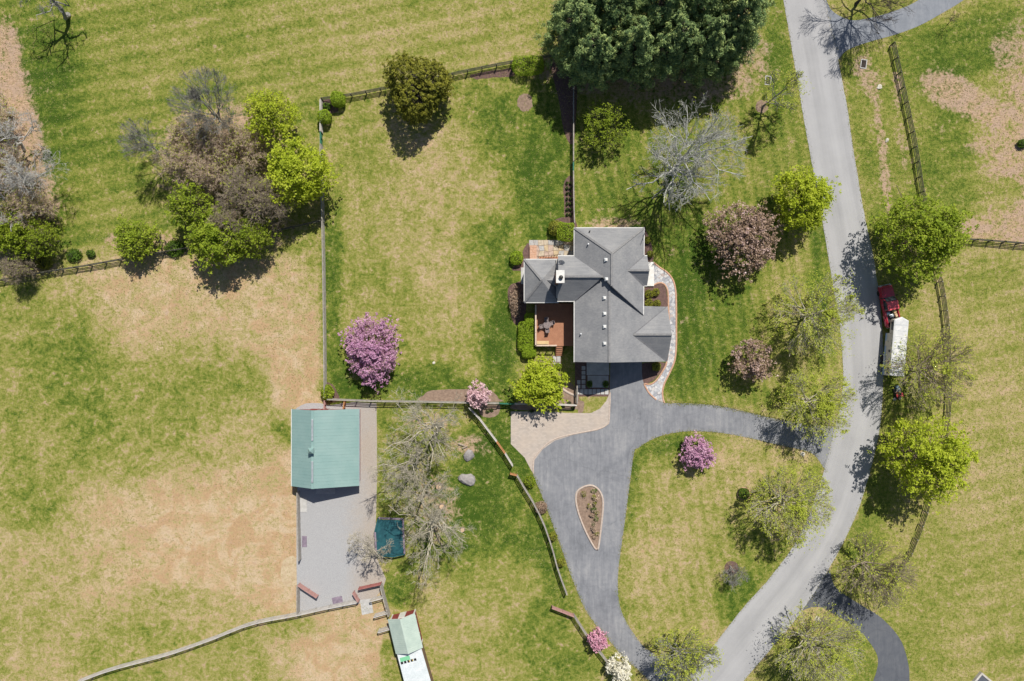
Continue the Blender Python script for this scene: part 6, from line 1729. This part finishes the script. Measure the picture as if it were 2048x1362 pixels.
    shrub('clipped_bush', 'round clipped bush on the fence line, lower of the pair', (649, 234), 13, 13, 2.0, 'lf_box', 202, group=BX, box=3.2, dens=260)
    shrub('hedge', 'clipped rectangular hedge left of the pines on the yard fence', (1056, 131), 31, 17, 2.0, 'lf_box', 203, cat='hedge', box=6, dens=220)
    shrub('clipped_bush', 'round green bush west of the stone patio', (1033, 516), 13, 14, 1.3, 'lf_box', 204, group=BX, box=2.4, dens=260)
    shrub('clipped_bush', 'small round bush in a brick ring on the triangle lawn', (1488, 987), 11, 11, 1.1, 'lf_mid', 205, group=BX, box=2.4, dens=260)
    shrub('clipped_bush', 'round yellow green bush at the south east house corner', (1313, 733), 9, 9, 1.0, 'lf_olive', 206, group=BX, box=2.2, dens=260)
    # large kidney hedge west of the deck
    h = empty('hedge', W(1053, 675, 0)); tag(h, 'big rounded boxwood hedge along the west side of the deck', 'hedge')
    rg = np.random.default_rng(210)
    Cs = []
    for (x, y, rx, ry) in ((1060, 640, 11, 14), (1053, 662, 17, 20), (1052, 684, 17, 20), (1056, 702, 13, 15), (1065, 706, 7, 8)):
        hh = 1.5; p = np.array(W(x, y, hh * .6)) - np.array(h.location)
        n = 3600; d = norm(rg.normal(size=(n, 3))); d[:, 2] = np.abs(d[:, 2])
        sup = (np.abs(d) ** 4).sum(1) ** (-1 / 4.0)
        Q = d * sup[:, None] * (1 - np.abs(rg.normal(0, .03, n)))[:, None] * np.array([rx * S, ry * S, hh])
        Cs.append(np.c_[Q[:, :2] + p[:2], Q[:, 2]])
    Cc = np.concatenate(Cs)
    V, F = quads(rg, Cc, .075, .6)
    link('foliage', np_mesh('foliage', V, F), M['lf_box'], h)
    lv = grow(rg, np.zeros(3), np.array([0, 0, .7]), np.array([.9, 2.4, .65]), n=(12, 8, 6), u0=.05, r0=.06, stems=5, rmin=.014)
    (V1, F1), (V2, F2) = skeleton_meshes(lv); V, F = merge([(V1, F1), (V2, F2)])
    link('stems', np_mesh('stems', V, F), M['bark_dark'], h)
    shrub('shrub', 'square green shrub against the north west house corner', (1131, 464), 18, 18, 1.9, 'lf_box', 211, box=5, dens=240)
    shrub('shrub', 'loose olive shrub beside the square green shrub', (1112, 456), 16, 16, 1.8, 'lf_olive', 212, loose=.25, dens=130, ls=.09)
    shrub('shrub', 'dry brown shrub west of the sun room', (1031, 602), 14, 34, 1.8, 'lf_brown', 213, loose=.45, dens=60, ls=.09, stems='bark_mauve')
    for i, (x, y, r, lab) in enumerate(((1298, 588, 9, 'yellow green shrub against the house in the front bed, upper'), (1298, 606, 9, 'yellow green shrub against the house in the front bed, lower'), (1312, 584, 8, 'yellow green shrub near the walkway in the front bed'), (1314, 607, 8, 'yellow green shrub above the garage roof corner in the front bed'), (1295, 480, 7, 'small brown shrub on the north east house side'), (1300, 508, 7, 'small brown shrub beside the front porch'))):
        shrub('shrub', lab, (x, y), r, r, .9, 'lf_olive', 220 + i, group='foundation shrubs', loose=.2, dens=200, ls=.07)
    for i, (x, y, r, lf_, lab) in enumerate(((1060, 963, 12, 'lf_green', 'leafy green shrub between fence and driveway, topmost of four'), (1082, 1015, 13, 'lf_brown', 'rounded brown green shrub between fence and driveway, second of four'), (1106, 1073, 9, 'lf_olive', 'small olive shrub between fence and driveway, third of four'), (1122, 1125, 9, 'lf_olive', 'small olive shrub between fence and driveway, lowest of four'))):
        shrub('shrub', lab, (x, y), r, r, 1.1, lf_, 230 + i, group='shrubs along the driveway fence', loose=.25, dens=220, ls=.08)
    shrub('shrub', 'glossy green shrub in the mulch corner above the barn', (655, 786), 13, 17, 1.6, 'lf_green', 240, loose=.3, dens=170, ls=.12)
    for i, (x, y, r, lf_, lab) in enumerate(((147, 510, 17, 'lf_mid', 'dark green bush near the pasture fence, larger of two'), (181, 507, 9, 'lf_mid', 'dark green bush near the pasture fence, smaller of two'), (2046, 287, 11, 'lf_mid', 'dark green bush at the right frame edge in the leaf litter'), (350, 497, 22, 'lf_mid', 'low green bushes between the small tree and the grove'), (40, 533, 18, 'lf_brown', 'rounded brown bush above the fence at the left'), (88, 525, 18, 'lf_olive', 'olive bush above the fence at the left'), (1116, 733, 9, 'lf_green', 'low green plant in the bed south of the deck'), (653, 212, 9, 'lf_mid', 'low green plant between the two round clipped bushes'))):
        shrub('bush', lab, (x, y), r, r * .8, .9, lf_, 250 + i, cat='bush', loose=.3, dens=150, ls=.1)
    for i, (x, lab) in enumerate(((1179, 'square potted shrub left of the entrance path'), (1211, 'square potted shrub right of the entrance path'))):
        p = W(x, 768, 0)
        pot = empty('planter', (p.x, p.y, .09)); tag(pot, 'square dark planter holding the %s shrub by the entrance' % ('left', 'right')[i], 'planter', 'entrance planters')
        mb = MB(); mb.loft([[(-.25, -.25, 0), (.25, -.25, 0), (.25, .25, 0), (-.25, .25, 0)], [(-.32, -.32, .5), (.32, -.32, .5), (.32, .32, .5), (-.32, .32, .5)]]); mb.build('pot', M['black_metal'], pot)
        mb = MB(); mb.box((0, 0, .505), (.56, .56, .02)); mb.build('soil', M['mulch'], pot)
        shrub('shrub', lab, (x, 768), 5.5, 6.5, .7, 'lf_mid', 260 + i, box=4, dens=300, ls=.06, z0=.6)
    # perennials in the beds
    k = 0
    for j in range(7):
        for i in range(2):
            shrub('perennial', 'small perennial in the narrow bed along the fence north of the house', (1134 + i * 7, 366 + j * 10.5), 2.8, 3.2, .4, 'lf_mid', 300 + k, cat='plant', group='perennials in the narrow bed', loose=.3, dens=260, ls=.06); k += 1
    rg2 = random.Random(6)
    for j in range(16):
        t = j / 15
        x = 1178 + (rg2.uniform(-17, 17)) * (1 - .75 * t) + 12 * t; y = 982 + t * 92
        shrub('perennial', 'small green plant in the teardrop bed of the driveway', (x, y), rg2.uniform(3, 8), rg2.uniform(3, 7), rg2.uniform(.3, .7), rg2.choice(['lf_mid', 'lf_olive', 'lf_brown']), 330 + j, cat='plant', group='plants in the teardrop bed', loose=.55, dens=130, ls=.07, stems='bark_mauve')
    for j, (x, y) in enumerate(((1126, 812), (1138, 806), (1120, 818), (1146, 816), (1064, 822), (983, 820), (975, 823))):
        shrub('perennial', 'low green plant at the foot of the south yard fence', (x, y), 4.5, 4, .35, 'lf_mid', 350 + j, cat='plant', group='plants at the south fence', loose=.4, dens=150, ls=.07)
build_trees()

# ------------------------------------------------------------------ tufts of grass and straw over lawns and pasture
def build_tufts():
    rg = np.random.default_rng(77)
    N = 330000
    x = rg.uniform(0, 2048, N); y = rg.uniform(0, 1362, N)
    x = (x - CX) * 1.05 + CX; y = (y - CY) * 1.05 + CY
    def inside(poly):
        poly = np.asarray(poly); r = np.zeros(N, bool); j = len(poly) - 1
        for i in range(len(poly)):
            xi, yi = poly[i]; xj, yj = poly[j]
            if yi != yj:
                r ^= ((yi > y) != (yj > y)) & (x < (xj - xi) * (y - yi) / (yj - yi) + xi)
            j = i
        return r
    c = lambda p: list(catmull(p, 5))
    bad = inside(c(road_L) + c(road_R)[::-1]) | inside(c(drive_out) + c(drive_in) + c(drive_top))
    bad |= inside([(1605, 1220), (1644, 1214), (1701, 1248), (1750, 1301), (1755, 1330), (1746, 1362), (1730, 1420), (1815, 1420), (1819, 1362), (1817, 1331), (1806, 1290), (1787, 1260), (1757, 1231), (1727, 1213), (1678, 1181), (1660, 1138)])
    bad |= inside([(1676, 119), (1731, 86), (1791, 69), (1839, 51), (1883, 27), (1927, 0), (1975, -40), (1890, -40), (1837, 0), (1798, 18), (1748, 34), (1710, 40), (1687, 35), (1650, -6)])
    bad |= inside([(592, 805), (755, 805), (755, 1100), (772, 1158), (766, 1190), (716, 1208), (594, 1230)])
    bad |= inside([(1021, 823), (1182, 826), (1220, 784), (1220, 860), (1110, 880), (1066, 946), (1021, 888)])
    bad |= inside([(1016, 440), (1290, 450), (1354, 545), (1354, 700), (1325, 806), (1150, 826), (1026, 820), (1060, 720), (1030, 640)])
    bad |= inside([(846, 776), (1000, 778), (1000, 832), (955, 832), (955, 806), (846, 804)]) | inside([(1804, 590), (1756, 590), (1756, 760), (1804, 760)])
    bad |= (rg.uniform(size=N) < .5) & (((x - 450) / 200) ** 2 + ((y - 1090) / 110) ** 2 < 1)
    x = x[~bad]; y = y[~bad]; n = len(x)
    C = np.stack([(x - CX) * S, (CY - y) * S, np.full(n, .03)], 1)
    # ragged turf creeping over the asphalt edges
    E = np.concatenate([resample(q_, 3000) for q_ in (RL, RR, gpx(catmull(drive_out[10:], 12)), gpx(catmull(drive_in, 12)), gpx(catmull(drive_top[:9], 12)))])
    E = E[(np.abs(E[:, 0]) < 80) & (np.abs(E[:, 1]) < 55)]
    e = E[rg.integers(0, len(E), 9000)] + rg.normal(0, .16, (9000, 2)); k_ = rg.uniform(0, 1, (9000, 1))
    e = e + rg.uniform(-.6, .6, (9000, 1)) * norm(np.c_[rg.normal(size=9000), rg.normal(size=9000)]) * .35
    C = np.concatenate([C, np.c_[e, np.full(9000, .05)]]); n = len(C)
    V, F = quads(rg, C, .075, .42, np.tile([[0, 0, 1.]], (n, 1)), .9)
    o = link('grass_tufts', np_mesh('grass_tufts', V, F), M['tuft'])
    tag(o, 'short tufts of green and straw coloured grass over the lawns', 'grass', kind='stuff')
build_tufts()
